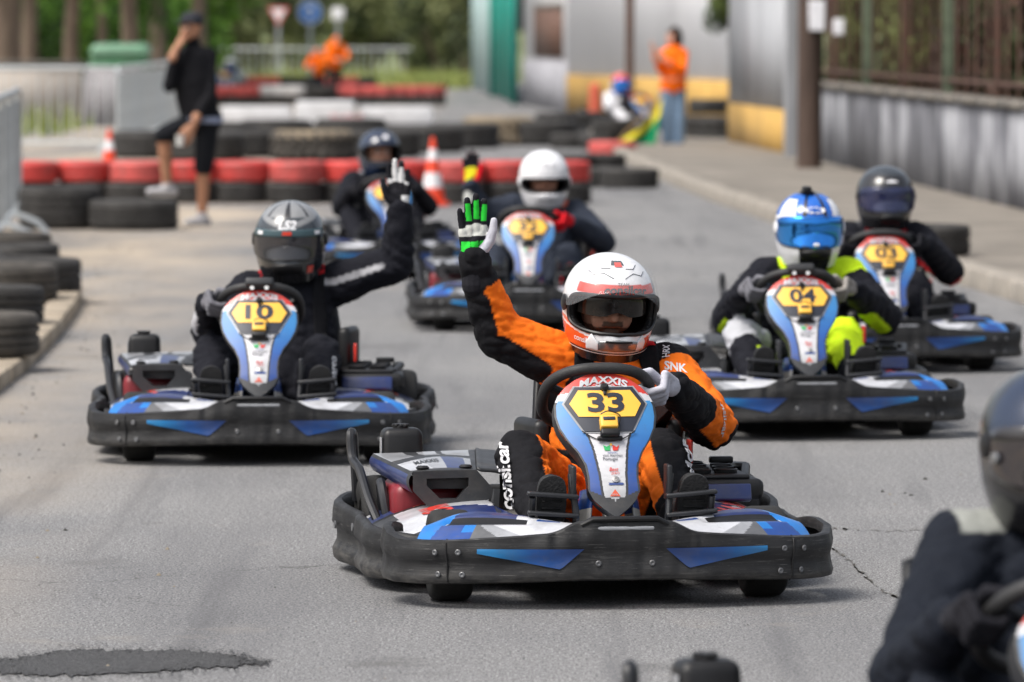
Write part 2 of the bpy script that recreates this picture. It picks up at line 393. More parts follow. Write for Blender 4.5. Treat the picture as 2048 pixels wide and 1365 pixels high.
# right pavement with its kerb
KR = [(3.9, 20), (3.42, 27), (3.02, 33.5), (2.78, 37), (2.32, 45.0), (1.92, 53), (1.58, 62), (1.36, 69), (1.25, 76), (1.2, 90)]
def path_pts(poly, step):
    out = []; acc = 0
    for (x0, y0), (x1, y1) in zip(poly, poly[1:]):
        L = math.hypot(x1 - x0, y1 - y0); n = max(1, round(L / step))
        out += [((x0 + (x1 - x0) * k / n, y0 + (y1 - y0) * k / n), math.atan2(y1 - y0, x1 - x0), L / n) for k in range(n)]
    return out
o = sheet('pavement_right', [(x + .1, y) for x, y in KR] + [(14, 90), (14, 20)], .115, M_PAVE)
def kerb(name, poly, h, wd, step, side):
    k = tag(obj(name, MB().add([(x, y, -.02) for x, y in poly] + [(x + side * .05, y, -.02) for x, y in reversed(poly)], [tuple(range(2 * len(poly)))]).mesh(name, [M_KERB], 0)), kind='structure')
    me = MB().rbox((0, 0, h / 2 - .02), (1, wd, h + .04), .018, 0, seg=2).mesh('kerb_stone', [M_KERB])
    for (p, a, L) in path_pts(poly, step):
        s = obj('kerb_stone', me, k); s.location = (p[0] + math.cos(a) * L / 2, p[1] + math.sin(a) * L / 2, random.uniform(-.006, .006)); s.rotation_euler = (0, 0, a + random.uniform(-.006, .006)); s.scale = (L - .012, 1, 1)
kerb('kerb_right', KR, .125, .17, 1.0, 1)
# left verge, sandy, slightly raised
KL = [(-2.28, 15), (-2.30, 18), (-2.32, 23), (-2.35, 26.5), (-2.42, 29.2), (-2.53, 32.0), (-2.62, 33.6), (-2.85, 34.6), (-3.3, 35.2)]
sheet('verge_left', [(x - .1, y) for x, y in reversed(KL)] + [(-14, 15), (-14, 35.2)], .072, M_DIRT)
M_KERB = mat('sandy_kerb', (.36, .30, .225), .95, var=.4, scale=5, bump=.6, bscale=30, detail=9)
kerb('kerb_left', KL, .078, .16, 1.0, -1)
# dark repair patch in the foreground, ragged outline
def patch():
    c = [GP(x, y) for x, y in ((-60, 1330), (0, 1322), (60, 1316), (130, 1304), (230, 1303), (330, 1304), (420, 1308), (470, 1314), (500, 1322), (525, 1330), (470, 1334), (400, 1338), (330, 1344), (230, 1351), (100, 1353), (0, 1349), (-60, 1345))]
    p = crom([(v.x, v.y) for v in c], 300, True)
    q = []
    for i, (x, y) in enumerate(p):
        a, b = p[i - 1], p[(i + 1) % 300]; t = Vector((b[0] - a[0], b[1] - a[1])).normalized()
        k = noise.noise(Vector((x * 40, y * 12, 0))) * .012 + noise.noise(Vector((x * 130, y * 60, 3))) * .007
        q.append((x + t.y * k, y - t.x * k * 5))
    m = mat('fresh_tar', (.060, .060, .062), .85, var=.75, scale=150, bump=.8, bscale=170, detail=2)
    mb = MB().add([(x, y, .004) for x, y in q], [tuple(range(300))]); rnd = random.Random(2)
    for _ in range(1500):                       # crumbs of tar worn off along the rim
        x, y = q[rnd.randrange(300)]; x += rnd.gauss(0, .012); y += rnd.gauss(0, .07); r = rnd.uniform(.0012, .0045)
        mb.add([(x + r * math.cos(a) * rnd.uniform(.6, 1.3), y + 2.2 * r * math.sin(a), .0045) for a in (0, 1.2, 2.5, 3.8, 5.1)], [(0, 1, 2, 3, 4)])
    o = obj('tar_patch', mb.mesh('tar_patch', [m], 0)); tag(o, kind='structure')
patch()
# little stones and rubber crumbs on the road
def crumbs():
    mb = MB(); rnd = random.Random(5)
    spots = [(130, 1062), (95, 1063), (75, 1117), (318, 1152), (335, 1100), (215, 1335), (1790, 1010), (1810, 988), (1822, 992), (1765, 985), (1850, 960), (1780, 990)]
    pts = [(GP(x, y), rnd.uniform(.005, .010)) for x, y in spots]
    for _ in range(260):
        pts.append((Vector((rnd.uniform(-2.2, 2.4), rnd.uniform(13, 34), 0)), rnd.uniform(.0015, .0045)))
    for _ in range(240):
        y = rnd.uniform(20, 42); pts.append((Vector((interp([(18, -1.95), (45, -3.1)], y) + abs(rnd.gauss(0, .18)), y, 0)), rnd.uniform(.003, .010)))
    for p, r in pts:
        vs = [(p.x + r * rnd.uniform(.7, 1.3) * math.cos(a), p.y + r * rnd.uniform(.7, 1.3) * math.sin(a), .001) for a in (0, 1.3, 2.5, 3.8, 5)] + [(p.x, p.y, r * rnd.uniform(.7, 1.3))]
        mb.add(vs, [(k, (k + 1) % 5, 5) for k in range(5)], rnd.choice((0, 0, 1)))
    tag(obj('road_crumbs', mb.mesh('road_crumbs', [mat('rubber_crumb', (.035, .033, .03), .8, var=0), mat('grit', (.2, .17, .13), .9, var=0)], 0)), 'loose rubber crumbs and grit scattered over the grey asphalt', 'gravel', kind='stuff')
crumbs()
# crack lines in the road as thin raised tar lines
def cracks():
    mb = MB(); rnd = random.Random(3)
    for line in ([(1665, 1098), (1690, 1118), (1715, 1140), (1735, 1158), (1765, 1182), (1800, 1200)], [(1660, 1058), (1780, 1063), (1900, 1060), (1990, 1056)]):
        P = crom([tuple(GP(*q).xy) for q in line], 60)
        L = []; Rr = []
        for i, (x, y) in enumerate(P):
            if i % 7 in (3, 4) and rnd.random() < .6: P[i] = None
            x += rnd.uniform(-.008, .008); y += rnd.uniform(-.05, .05); wv = abs(rnd.gauss(0, .6)) * .0035 + .0004
            L.append((x - wv, y - wv * 4, .003)); Rr.append((x + wv, y + wv * 4, .003))
        n = len(L); mb.add(L + Rr, [(i, i + 1, n + i + 1, n + i) for i in range(n - 1) if P[i] is not None])
    tag(obj('road_cracks', mb.mesh('road_cracks', [mat('crack_dirt', (.115, .107, .095), .95, var=.3, scale=30)], 0)), kind='structure')
cracks()

# ------------------------------------------------------------------ walls and buildings on the right
M_WWALL = mat('white_render', (.86, .87, .90), .9, var=.10, scale=.5, bump=.2, bscale=20, stretch=(1, 1, .35), detail=8)
M_YEL = mat('ochre_dado', (.46, .28, .075), .9, var=.30, scale=.9, bump=.2, bscale=20, detail=8)
M_GWALL = mat('weathered_grey_render', (.33, .34, .36), .92, var=.45, scale=1.1, bump=.3, bscale=15, stretch=(1, 1, .22), detail=9)
def streaky_wall():
    m = mat('streaked_old_plaster', (.36, .37, .40), .93, var=.0, bump=.4, bscale=25); n = m.node_tree.nodes; l = m.node_tree.links; b = n['Principled BSDF']
    tc = n.new('ShaderNodeTexCoord')
    def nz(s, st):
        mp = n.new('ShaderNodeMapping'); mp.inputs['Scale'].default_value = st; l.new(tc.outputs['Object'], mp.inputs[0])
        t = n.new('ShaderNodeTexNoise'); t.inputs['Scale'].default_value = s; t.inputs['Detail'].default_value = 7; l.new(mp.outputs[0], t.inputs[0]); return t.outputs[0]
    cr = n.new('ShaderNodeValToRGB'); e = cr.color_ramp.elements; e[0].position = .36; e[0].color = (.06, .062, .07, 1); e[1].position = .60; e[1].color = (.30, .305, .325, 1)
    x = e.new(.49); x.color = (.12, .122, .138, 1)
    mxw = n.new('ShaderNodeMix'); mxw.inputs['Factor'].default_value = .66; l.new(nz(3.4, (1.0, 1.0, .38)), mxw.inputs['A']); l.new(nz(.9, (1, 1, 1)), mxw.inputs['B']); l.new(mxw.outputs['Result'], cr.inputs[0]); l.new(cr.outputs[0], b.inputs['Base Color'])
    return m
M_STREAK = streaky_wall()
M_COPE = mat('coping_stone', (.17, .155, .135), .9, var=.4, scale=3, bump=.3)
M_RUST = mat('rusty_iron', (.10, .042, .026), .8, var=.5, scale=9, col2=(.07, .045, .035))
M_GPOST = mat('faded_green_paint', (.10, .125, .08), .7, var=.4, scale=7)
def wall_part(name, parent, p0, p1, z0, z1, th, m, side=1):
    """slab from p0 to p1 (ground points); thickness goes to the right of the run (side=1)"""
    d = Vector((p1[0] - p0[0], p1[1] - p0[1])); t = d.normalized(); nrm = Vector((t.y, -t.x)) * side * th
    a, b = Vector(p0), Vector(p1)
    vs = [(*a, z0), (*b, z0), (*(b + nrm), z0), (*(a + nrm), z0), (*a, z1), (*b, z1), (*(b + nrm), z1), (*(a + nrm), z1)]
    return obj(name, MB().add(vs, [(0, 1, 2, 3), (4, 7, 6, 5), (0, 4, 5, 1), (1, 5, 6, 2), (2, 6, 7, 3), (3, 7, 4, 0)]).mesh(name, [m], 0), parent)
# low streaked wall with fence on top
W0, W1 = (4.75, 33.0), (3.36, 66.0)
lw = empty('garden_wall', (4.0, 50, 0), 0, 'low streaked grey plaster wall running along the right pavement', 'wall')
def rel(o, root): o.matrix_parent_inverse = Matrix.Translation(-Vector(root.location)) ; return o
def LP(p): return (p[0] - 4.0, p[1] - 50.0)
wall_part('wall_face', lw, LP(W0), LP(W1), 0, .93, .22, M_STREAK)
k0 = Vector(LP(W0)); dv = (Vector(LP(W1)) - k0); nst = 22
for i in range(nst):
    a = k0 + dv * (i / nst); b = k0 + dv * ((i + 1) / nst - .002); off = Vector((-.04, 0))
    wall_part('coping_stone', lw, a + off, b + off, .933, 1.0, .31, M_COPE)
fen = empty('iron_fence', (4.0, 50, 1.0), 0, 'rusty iron fence with green posts standing on the low streaked wall', 'fence')
rnd = random.Random(21)
bar_me = MB().tube([(0, 0, 0), (0, 0, 2.0)], .018, 6).mesh('bar', [M_RUST]); post_me = MB().rbox((0, 0, 1.05), (.10, .10, 2.1), .01, 0, seg=1).mesh('post', [M_GPOST])
rpost_me = MB().rbox((0, 0, 1.05), (.08, .08, 2.1), .01, 0, seg=1).mesh('post', [M_RUST])
for i in range(46):
    a = k0 + dv * ((i + .5) / 46); big = i % 5 == 2
    p = obj('post' if big else 'bar', (post_me if (i // 5) % 2 else rpost_me) if big else bar_me, fen); p.location = (a.x + .12, a.y, .003)
for z in (.12, 1.75):
    a, b = k0, k0 + dv
    obj('rail', MB().tube([(a.x + .12, a.y, z), (b.x + .12, b.y, z)], .022, 6).mesh('rail', [M_RUST]), fen)
# grey and ochre wall with pier
gw = empty('boundary_wall', (3.0, 71, 0), 0, 'tall weathered grey wall with ochre lower band beside the wooden pole', 'wall')
g0, g1 = (.34, -4.6), (-.14, 4.2)
wall_part('upper_wall', gw, g0, g1, .62, 2.15, .3, M_GWALL)
wall_part('lower_band', gw, (g0[0] - .015, g0[1] + .01), (g1[0] - .015, g1[1] + .0), 0, .62, .33, M_YEL)
wall_part('coping', gw, (g0[0] - .05, g0[1]), (g1[0] - .05, g1[1]), 2.153, 2.24, .4, M_COPE)
obj('pier', MB().rbox((.36, -4.86, 1.1), (.38, .5, 2.2), .02, 0, seg=1).mesh('pier', [M_GWALL]), gw)
# brown pole in front of the wall
up = empty('utility_pole', (3.16, 60.5, .115), 0, 'dark brown wooden utility pole on the right pavement', 'pole')
obj('shaft', MB().tube([(0, 0, 0), (0, 0, 2), (.03, 0, 7)], [.135, .125, .09], 12).mesh('shaft', [mat('tarred_wood', (.075, .048, .036), .85, var=.5, scale=4, stretch=(1, 1, .15), bump=.5, bscale=18)]), up)
M_NOTICE = mat('white_notice', (.78, .78, .82), .6, var=.1)
for nm, dx, z, w_, h_ in (('notice_plate', .07, 1.62, .17, .32), ('notice_plate', .30, 1.50, .12, .17)):
    obj(nm, MB().rbox((dx, -.14, z), (w_, .02, h_), .008, 0, seg=1).mesh(nm, [M_NOTICE]), up)
obj('plate_bracket', MB().box((.1, -.13, 1.44), (.3, -.1, 1.47)).mesh('plate_bracket', [M_RUST], 0), up)
# white house with ochre dado
wh = empty('white_house', (2.2, 100, 0), 0, 'long white rendered house with ochre base band at the end of the street', 'building')
a0, a1, a2 = (2.4, -9), (-1.15, 8), (-1.93, 19)
wall_part('wall', wh, a0, a1, .72, 5.2, .4, M_WWALL)
wall_part('base_band', wh, (a0[0] - .02, a0[1]), (a1[0] - .02, a1[1] - .02), 0, .72, .45, M_YEL)
wall_part('wall', wh, (a1[0] - .006, a1[1] + .004), (a2[0] - .02, a2[1]), 1.0, 5.2, .4, M_WWALL)
wall_part('lower_wall', wh, (a1[0] - .03, a1[1] + .02), (a2[0] - .05, a2[1]), 0, .98, .45, mat('bare_grey_cement', (.33, .33, .36), .9, var=.25, scale=2))
def on_line(p, q, t): return (p[0] + (q[0] - p[0]) * t, p[1] + (q[1] - p[1]) * t)
d0, d1 = on_line(a1, a2, .08), on_line(a1, a2, .72)
dr = wall_part('shutter', wh, (d0[0] - .05, d0[1]), (d1[0] - .05, d1[1]), 1.03, 1.98, .05, mat('brown_shutter', (.13, .07, .05), .7, var=.3, scale=3, stretch=(1, 1, 4)))
wall_part('shutter_frame', dr, (d0[0] - .06, d0[1] - .1), (d1[0] - .06, d1[1] + .1), 1.985, 2.08, .08, M_COPE)
wall_part('roof', wh, (a0[0] - .3, a0[1] - .3), (a1[0] - .3, a1[1]), 5.203, 5.35, 5, mat('terracotta_roof', (.38, .16, .09), .85, var=.3, scale=3))
dp = empty('drain_pole', (2.05, 99.2, 0), 0, 'thin brown post standing against the white house', 'post')
obj('shaft', MB().tube([(0, 0, 0), (0, 0, 5)], .075, 8).mesh('shaft', [M_RUST]), dp)
gt = empty('green_gate', (-.35, 135, 0), 0, 'teal green sheet metal gate beyond the white house', 'gate')
M_TEAL = mat('teal_paint', (.0, .27, .21), .55, var=.2, scale=1); M_PTEAL = mat('pale_teal_paint', (.42, .56, .56), .6, var=.15)
q0, q1 = (.42, -16), (-.62, 15)
for i in range(10):
    s, e = on_line(q0, q1, i / 10), on_line(q0, q1, (i + .97) / 10)
    wall_part('panel', gt, s, e, .05, 4.0, .06, M_TEAL if 1 <= i < 6 else M_PTEAL)
for i in (0, 5, 10):
    s = on_line(q0, q1, i / 10); obj('post', MB().box((s[0] - .09, s[1] - .06, 0), (s[0] + .03, s[1] + .06, 4.1)).mesh('post', [M_PTEAL if i == 10 else M_TEAL], 0), gt)

# ------------------------------------------------------------------ vegetation
M_L = {}
def leafmat(n, c):
    if n not in M_L: M_L[n] = mat(n, c, .6, var=.35, scale=3, spec=.3)
    return M_L[n]
def leafcloud(name, n, size, seed, cols, lobes=16, flat=.8):
    rnd = random.Random(seed); mb = MB(); cs = []
    for _ in range(lobes):
        a = rnd.uniform(0, 6.28); z = rnd.uniform(-.75, .85); r = rnd.uniform(.25, .72) * math.sqrt(max(.1, 1 - z * z)); cs.append((Vector((r * math.cos(a), r * math.sin(a), z * .75)), rnd.uniform(.22, .42), rnd.randrange(len(cols))))
    for _ in range(n):
        c, r, k = rnd.choice(cs); d = Vector((rnd.gauss(0, 1), rnd.gauss(0, 1), rnd.gauss(0, 1))).normalized() * r * rnd.random() ** .35
        p = c + d; u = Vector((rnd.gauss(0, 1), rnd.gauss(0, 1), rnd.gauss(0, .6))).normalized(); v = u.cross(Vector((rnd.gauss(0, 1), rnd.gauss(0, 1), rnd.gauss(0, 1)))).normalized()
        s = size * rnd.uniform(.6, 1.3)
        mb.add([p - u * s, p + v * s * .5, p + u * s, p - v * s * .5], [(0, 1, 2, 3)], k if rnd.random() < .8 else rnd.randrange(len(cols)))
    return mb.mesh(name, [leafmat(*c) for c in cols], 0)
OLIVE = [('leaf_olive', (.115, .14, .05)), ('leaf_olive_pale', (.19, .21, .085)), ('leaf_olive_dark', (.035, .05, .018))]
GREEN = [('leaf_green', (.065, .16, .015)), ('leaf_fresh', (.13, .27, .028)), ('leaf_deep', (.018, .05, .008))]
BROWN = [('leaf_dry', (.085, .040, .025)), ('leaf_dry_dark', (.030, .018, .013)), ('leaf_ivy', (.045, .062, .02))]
IVY = [('leaf_ivy_green', (.06, .095, .022)), ('leaf_ivy_light', (.12, .16, .04)), ('leaf_deep', (.03, .075, .012))]
CL_O = [leafcloud('foliage', 3800, .055, s, OLIVE) for s in (1, 2, 3)]
CL_G = [leafcloud('crown', 4200, .05, s, GREEN, 20) for s in (4, 5)]
CL_B = [leafcloud('foliage', 5200, .06, s, BROWN) for s in (6, 7)]
CL_I = [leafcloud('foliage', 5200, .06, 8, IVY)]
M_BARK = mat('bark', (.17, .125, .09), .95, var=.45, scale=6, stretch=(1, 1, .2), bump=.6, bscale=20)
M_STEM = mat('shrub_stem', (.10, .075, .05), .95, var=.3)
def shrub(label, cat, loc, rx, ry, h, mesh, group, rz=0, name='shrub'):
    e = empty(name, loc, rz, label, cat, group)
    f = obj('foliage', mesh, e); f.location = (0, 0, h * .5); f.scale = (rx, ry, h * .56)
    mb = MB(); rnd = random.Random(int(loc[0] * 100))
    for k in range(5):
        a = k * 1.26; mb.tube([(0.1 * math.cos(a), .1 * math.sin(a), 0), (.25 * rx * math.cos(a), .25 * ry * math.sin(a), h * .3), (.5 * rx * math.cos(a), .5 * ry * math.sin(a), h * .65)], [.05, .035, .012], 5)
    obj('stem', mb.mesh('stem', [M_STEM]), e); return e
def tree(label, loc, h, r, crown, seed, group, crown_z=None, cr=2.6):
    rnd = random.Random(seed); e = empty('tree', loc, rnd.uniform(0, 6), label, 'tree', group); mb = MB()
    bend = rnd.uniform(-.15, .15)
    mb.tube([(0, 0, -.05), (bend * .3, 0, h * .3), (bend, .05, h * .65), (bend * 1.3, 0, h)], [r * 1.25, r, r * .8, r * .45], 10)
    for k in range(6):
        a = k * 1.05 + rnd.uniform(-.3, .3); z0 = h * rnd.uniform(.45, .8)
        mb.tube([(bend * z0 / h, 0, z0), (cr * .35 * math.cos(a), cr * .35 * math.sin(a), z0 + h * .18), (cr * .75 * math.cos(a), cr * .75 * math.sin(a), z0 + h * .32)], [r * .45, r * .28, r * .08], 6)
    obj('trunk', mb.mesh('trunk', [M_BARK]), e)
    c = obj('crown', crown, e); c.location = (0, 0, crown_z or h * .95); c.scale = (cr, cr, cr * .8); c.rotation_euler = (0, 0, rnd.uniform(0, 6))
    return e
# hedge and bushes closing the street
hed = [(440, 168, 2.2, 2.9), (535, 178, 2.1, 3.4), (640, 186, 2.3, 3.9), (735, 176, 2.0, 3.1), (815, 184, 2.0, 4.2), (885, 172, 1.9, 3.6), (940, 162, 1.5, 3.8), (480, 200, 3.2, 5.6), (700, 205, 3.4, 6.0), (880, 205, 3.4, 6.5), (590, 204, 2.8, 5.5)]
for i, (px, d, r, h) in enumerate(hed):
    x = (px - 1024) / F * d
    lab = ('olive green bush at the end of the street, %s from the left' % ORD[i]) if i < 7 else 'tall olive tree-like bush rising behind the row of bushes, %s of four' % {7: 'first', 8: 'third', 9: 'last', 10: 'second'}[i]
    shrub(lab, 'bush', (x, d, 0), r, 1.6, h, CL_O[i % 3], 'bushes closing the street', i * 1.3)
# green trees behind the barriers on the left
trs = [(12, 96, .26), (58, 104, .15), (140, 110, .15), (205, 118, .10), (262, 108, .16), (318, 126, .20), (398, 140, .2)]
for i, (px, d, r) in enumerate(trs):
    tree('bare lower trunk of a leafy tree behind the left fence, %s from the left' % ORD[i], ((px - 1024) / F * d, d, 0), 5.0, r, CL_G[i % 2], i, 'trees behind the left fence', 4.4)
for i, (px, d, r, h) in enumerate([(30, 112, 1.3, 2.6), (95, 117, 1.3, 3.2), (170, 121, 1.3, 3.0), (245, 124, 1.2, 3.4), (315, 132, 1.3, 3.4), (375, 150, 1.8, 3.6), (130, 135, 3.0, 5.5), (300, 142, 3.0, 5.5), (20, 130, 3.0, 5.0)]):
    shrub('bright green bush behind the left trees, %s from the left' % ORD[i] if i < 6 else 'tall deep green bush at the back on the left, %s of three' % ('middle', 'right', 'left')[i - 6], 'bush', ((px - 1024) / F * d, d, 0), r, 1.3, h, CL_G[i % 2], 'green bushes on the left', i * .9)
# dry climbers and ivy behind the iron fence on the right
for i, (y, h, r, b) in enumerate([(36, 2.9, 1.5, 0), (39.5, 1.9, 1.6, 2), (43.5, 3.1, 1.6, 0), (47.5, 2.0, 1.7, 2), (51.5, 3.0, 1.7, 0), (55.5, 2.9, 1.7, 1), (60, 3.2, 1.6, 2), (65, 3.4, 1.6, 2)]):
    x = interp([(33, 4.75), (66, 3.36)], y) + .85
    shrub('%s behind the rusty fence, %s from the camera' % ('brown dry climber' if b < 2 else 'dark green ivy', ORD[i]), 'climber', (x, y, 0), .75, r, h, CL_B[b] if b < 2 else CL_I[0], 'climbers behind the rusty fence', 0, 'climbing_plant')
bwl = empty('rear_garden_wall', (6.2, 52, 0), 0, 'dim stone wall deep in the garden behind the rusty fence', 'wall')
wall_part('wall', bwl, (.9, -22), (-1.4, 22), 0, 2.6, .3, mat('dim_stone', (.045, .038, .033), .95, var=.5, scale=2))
shrub('green ivy clump hanging over the top of the tall grey wall', 'ivy', (3.0, 75.6, 1.35), .5, .8, 1.2, CL_I[0], None, 0, 'ivy')
def grass(name, label, x0, x1, y0, y1, n, seed, z=0):
    rnd = random.Random(seed); mb = MB()
    for _ in range(n):
        x, y = rnd.uniform(x0, x1), rnd.uniform(y0, y1); h = rnd.uniform(.15, .5); a = rnd.uniform(0, 6.28); dx, dy = math.cos(a) * .03, math.sin(a) * .03; lx, ly = rnd.gauss(0, .1), rnd.gauss(0, .1)
        mb.add([(x - dx, y - dy, z), (x + dx, y + dy, z), (x + lx, y + ly, z + h)], [(0, 1, 2)], rnd.randrange(2))
    tag(obj(name, mb.mesh(name, [leafmat('grass_pale', (.30, .33, .10)), leafmat('grass_green', (.20, .26, .06))], 0)), label, 'grass', kind='stuff')
grass('grass', 'pale grass growing in front of the olive bushes', -7, -1.0, 150, 168, 5000, 1)
grass('verge_grass', 'weeds and grass on the verge behind the left fence', -9.5, -6.8, 84, 92, 500, 2)
# ------------------------------------------------------------------ tyres, cones, fences, signs
M_TYRE = mat('old_tyre_rubber', (.036, .034, .032), .82, var=.45, scale=7, bump=.3, bscale=40)
M_DUSTY = mat('dusty_tyre_rubber', (.065, .058, .05), .9, var=.5, scale=5, bump=.3, bscale=30)
M_TAN = mat('mud_caked_tyre', (.30, .235, .155), .95, var=.35, scale=4, col2=(.13, .11, .085))
M_RED = mat('red_barrier_paint', (.60, .045, .036), .55, var=.35, scale=3.5, col2=(.42, .05, .045), detail=7, dirt=.6)
M_RED2 = mat('faded_red_barrier_paint', (.55, .09, .08), .65, var=.35, scale=3, detail=7, dirt=.6)
M_WHT = mat('white_barrier_paint', (.62, .61, .60), .65, var=.3, scale=3, detail=7, dirt=.6)
def tyre_mesh(name, r, w, m, m2=None, lugs=0, n=44):
    mb = MB(); ri = r * .6; h = w / 2
    prof = [(ri, -h * .62), (ri + .02, -h * .86), (r * .8, -h), (r * .93, -h * .95), (r * .985, -h * .8), (r, -h * .55), (r, -h * .46), (r - .012, -h * .44), (r - .012, -h * .38), (r, -h * .36), (r, -.012), (r - .012, -.008), (r - .012, .008), (r, .012),
            (r, h * .36), (r - .012, h * .38), (r - .012, h * .44), (r, h * .46), (r, h * .55), (r * .985, h * .8), (r * .93, h * .95), (r * .8, h), (ri + .02, h * .86), (ri, h * .62), (ri - .01, h * .3), (ri + .05, 0), (ri - .01, -h * .3)]
    ms = 0 if m2 is None else [1 if (prof[k][1] + prof[(k + 1) % len(prof)][1]) > h * 1.1 else 0 for k in range(len(prof))]
    mb.lathe(prof, n, ms, Matrix.Translation((0, 0, h)), close=True)
    if lugs:
        for k in range(lugs):
            for s in (-1, 1):
                a = 2 * math.pi * (k + (.5 if s > 0 else 0)) / lugs; Mx = Matrix.Rotation(a, 3, 'Z') @ Matrix.Rotation(s * .5, 3, 'X')
                mb.rbox(Matrix.Rotation(a, 3, 'Z') @ Vector((r + .008, 0, h + s * h * .5)), (.05, r * 2 * math.pi / lugs * .42, h * .8), .008, 0, Mx, 1)
    return mb.mesh(name, [m] + ([m2] if m2 else []), 45)
T_BLK = tyre_mesh('tyre', .30, .20, M_TYRE)
T_DST = tyre_mesh('tyre', .30, .20, M_DUSTY)
T_B27 = tyre_mesh('tyre', .268, .192, M_TYRE)
T_R27 = tyre_mesh('tyre', .268, .192, M_RED); T_R27b = tyre_mesh('tyre', .268, .192, M_RED2)
T_R30 = tyre_mesh('tyre', .30, .20, M_RED2); T_W30 = tyre_mesh('tyre', .30, .20, M_WHT)
T_BIG = tyre_mesh('tyre', .36, .24, M_TYRE); T_FAT = tyre_mesh('tyre', .33, .34, M_TYRE, None, 0)
T_TRK = tyre_mesh('tyre', .50, .34, M_TYRE); T_LUG = tyre_mesh('tyre', .50, .36, M_DUSTY, M_TAN, 22); T_LUGT = tyre_mesh('tyre', .45, .40, M_TAN, None, 20)
rt = random.Random(4)
def tyre(me, x, y, z, label, group=None, tilt=(0, 0)):
    o = obj('tyre', me); o.location = (x, y, z); o.rotation_euler = (tilt[0], tilt[1], rt.uniform(0, 6.28)); return tag(o, label, 'tyre', group)
# red topped row across the track
NR = 11
for i in range(NR):
    px = 58 + i * 106.5; p = GP(px, 408); x, y = p.x, 52.2 + rt.uniform(-.12, .12)
    tyre(T_B27, x + rt.uniform(-.02, .02), y, 0, 'black tyre under the red tyre, %s from the left in the red topped row' % ORD[i], 'lower tyres of the red topped row')
    tyre(T_R27 if i % 3 != 2 else T_R27b, x + rt.uniform(-.02, .02), y + rt.uniform(-.03, .03), .194, 'red painted tyre on top, %s from the left in the row across the track' % ORD[i], 'red tyres across the track')
for i, (px, py, z) in enumerate([(1195, 376, 0), (1260, 378, 0), (1140, 346, 0), (1200, 345, 0)]):
    p = GP(px, py); tyre(T_BLK, p.x, p.y + .3, z, 'flat black tyre right of the red topped row, %s from the right' % ('second', 'first', 'fourth', 'third')[i], 'black tyres right of the red row')
# left foreground row on the verge
for i, (d, px) in enumerate([(26.4, 75), (29.3, 84), (31.9, 113), (32.9, 159), (34.7, 128), (36.9, 117), (39.0, 100)]):
    x = (px - 1024) / F * d - .3
    tyre(T_BLK if i % 2 else T_DST, x, d + .1, .074 if d < 34 else 0, 'black tyre lying on the left verge, %s from the camera' % ORD[i], 'tyres along the left verge', (rt.uniform(-.02, .02), rt.uniform(-.02, .02)))
for i, (d, px) in enumerate([(27.7, 20), (30.6, 40), (33.2, 48), (35.6, 50)]):
    x = (px - 1024) / F * d - .42
    tyre(T_BLK, x, d, .074 if d < 34 else 0, 'black tyre further from the road on the left verge, %s from the camera' % ORD[i], 'outer tyres along the left verge')
p = GP(118, 458); tyre(T_FAT, p.x, p.y + .1, 0, 'wide fat black tyre at the left end in front of the red row', None)
p = GP(266, 460); tyre(T_BIG, p.x, p.y + .1, 0, 'flat black tyre under the foot of the man in black', None)
# big tyres and dark stacks behind
for i, (px, py, me, z, lab) in enumerate([
    (300, 318, T_TRK, 0, 'dark truck tyre beside the left fence end'), (405, 322, T_TRK, 0, 'dark truck tyre behind the man in black'), (490, 316, T_TRK, 0, 'dark truck tyre left of the lugged tractor tyre'),
    (625, 322, T_LUG, 0, 'lugged tractor tyre with tan dusty top behind the red row'), (760, 316, T_TRK, 0, 'dark truck tyre just right of the lugged tractor tyre'), (850, 306, T_TRK, 0, 'dark truck tyre behind the large traffic cone'),
    (925, 298, T_TRK, 0, 'dark truck tyre just left of the tan tractor tyre'), (996, 292, T_LUGT, 0, 'tan mud caked tractor tyre in the middle of the barriers'), (1085, 292, T_TRK, 0, 'dark truck tyre right of the tan tractor tyre'),
    (440, 296, T_TRK, 0, 'dark truck tyre in the second line behind the man in black'), (550, 290, T_TRK, 0, 'dark truck tyre behind the lugged tractor tyre on its left'), (700, 286, T_TRK, 0, 'dark truck tyre behind the lugged tractor tyre on its right')]):
    p = GP(px, py); tyre(me, p.x, p.y + me.vertices[0].co.x * 0 + .4, z, lab, 'large tyres in the middle barrier')
for i, (px, py, z, me) in enumerate([(1145, 298, 0, T_BLK), (1205, 300, 0, T_BLK), (1262, 298, 0, T_BLK), (1110, 282, 0, T_BLK), (1165, 280, .2, T_BLK), (1112, 282, .2, T_BLK), (1228, 300, .2, T_BLK), (1225, 316, 0, T_R30), (1172, 270, 0, T_BLK)]):
    p = GP(px, py); tyre(me, p.x, p.y + .2, z, 'red tyre lying flat left of the green flag' if me is T_R30 else 'small black tyre in the heap before the white house kart, %s' % ('far left bottom', 'centre bottom', 'right bottom', 'back left bottom', 'back centre top', 'back left top', 'right top', '', 'back centre bottom')[i], 'tyre heap by the white house')
for i, (px, py, z) in enumerate([(1400, 292, 0), (1440, 294, 0), (1405, 292, .2), (1442, 294, .2), (1420, 284, .4)]):
    p = GP(px, py); tyre(T_BLK, p.x, p.y + .2, z, 'black tyre in the stack right of the marshal in jeans, %s' % ('bottom left', 'bottom right', 'middle left', 'middle right', 'top')[i], 'stack right of the marshal')
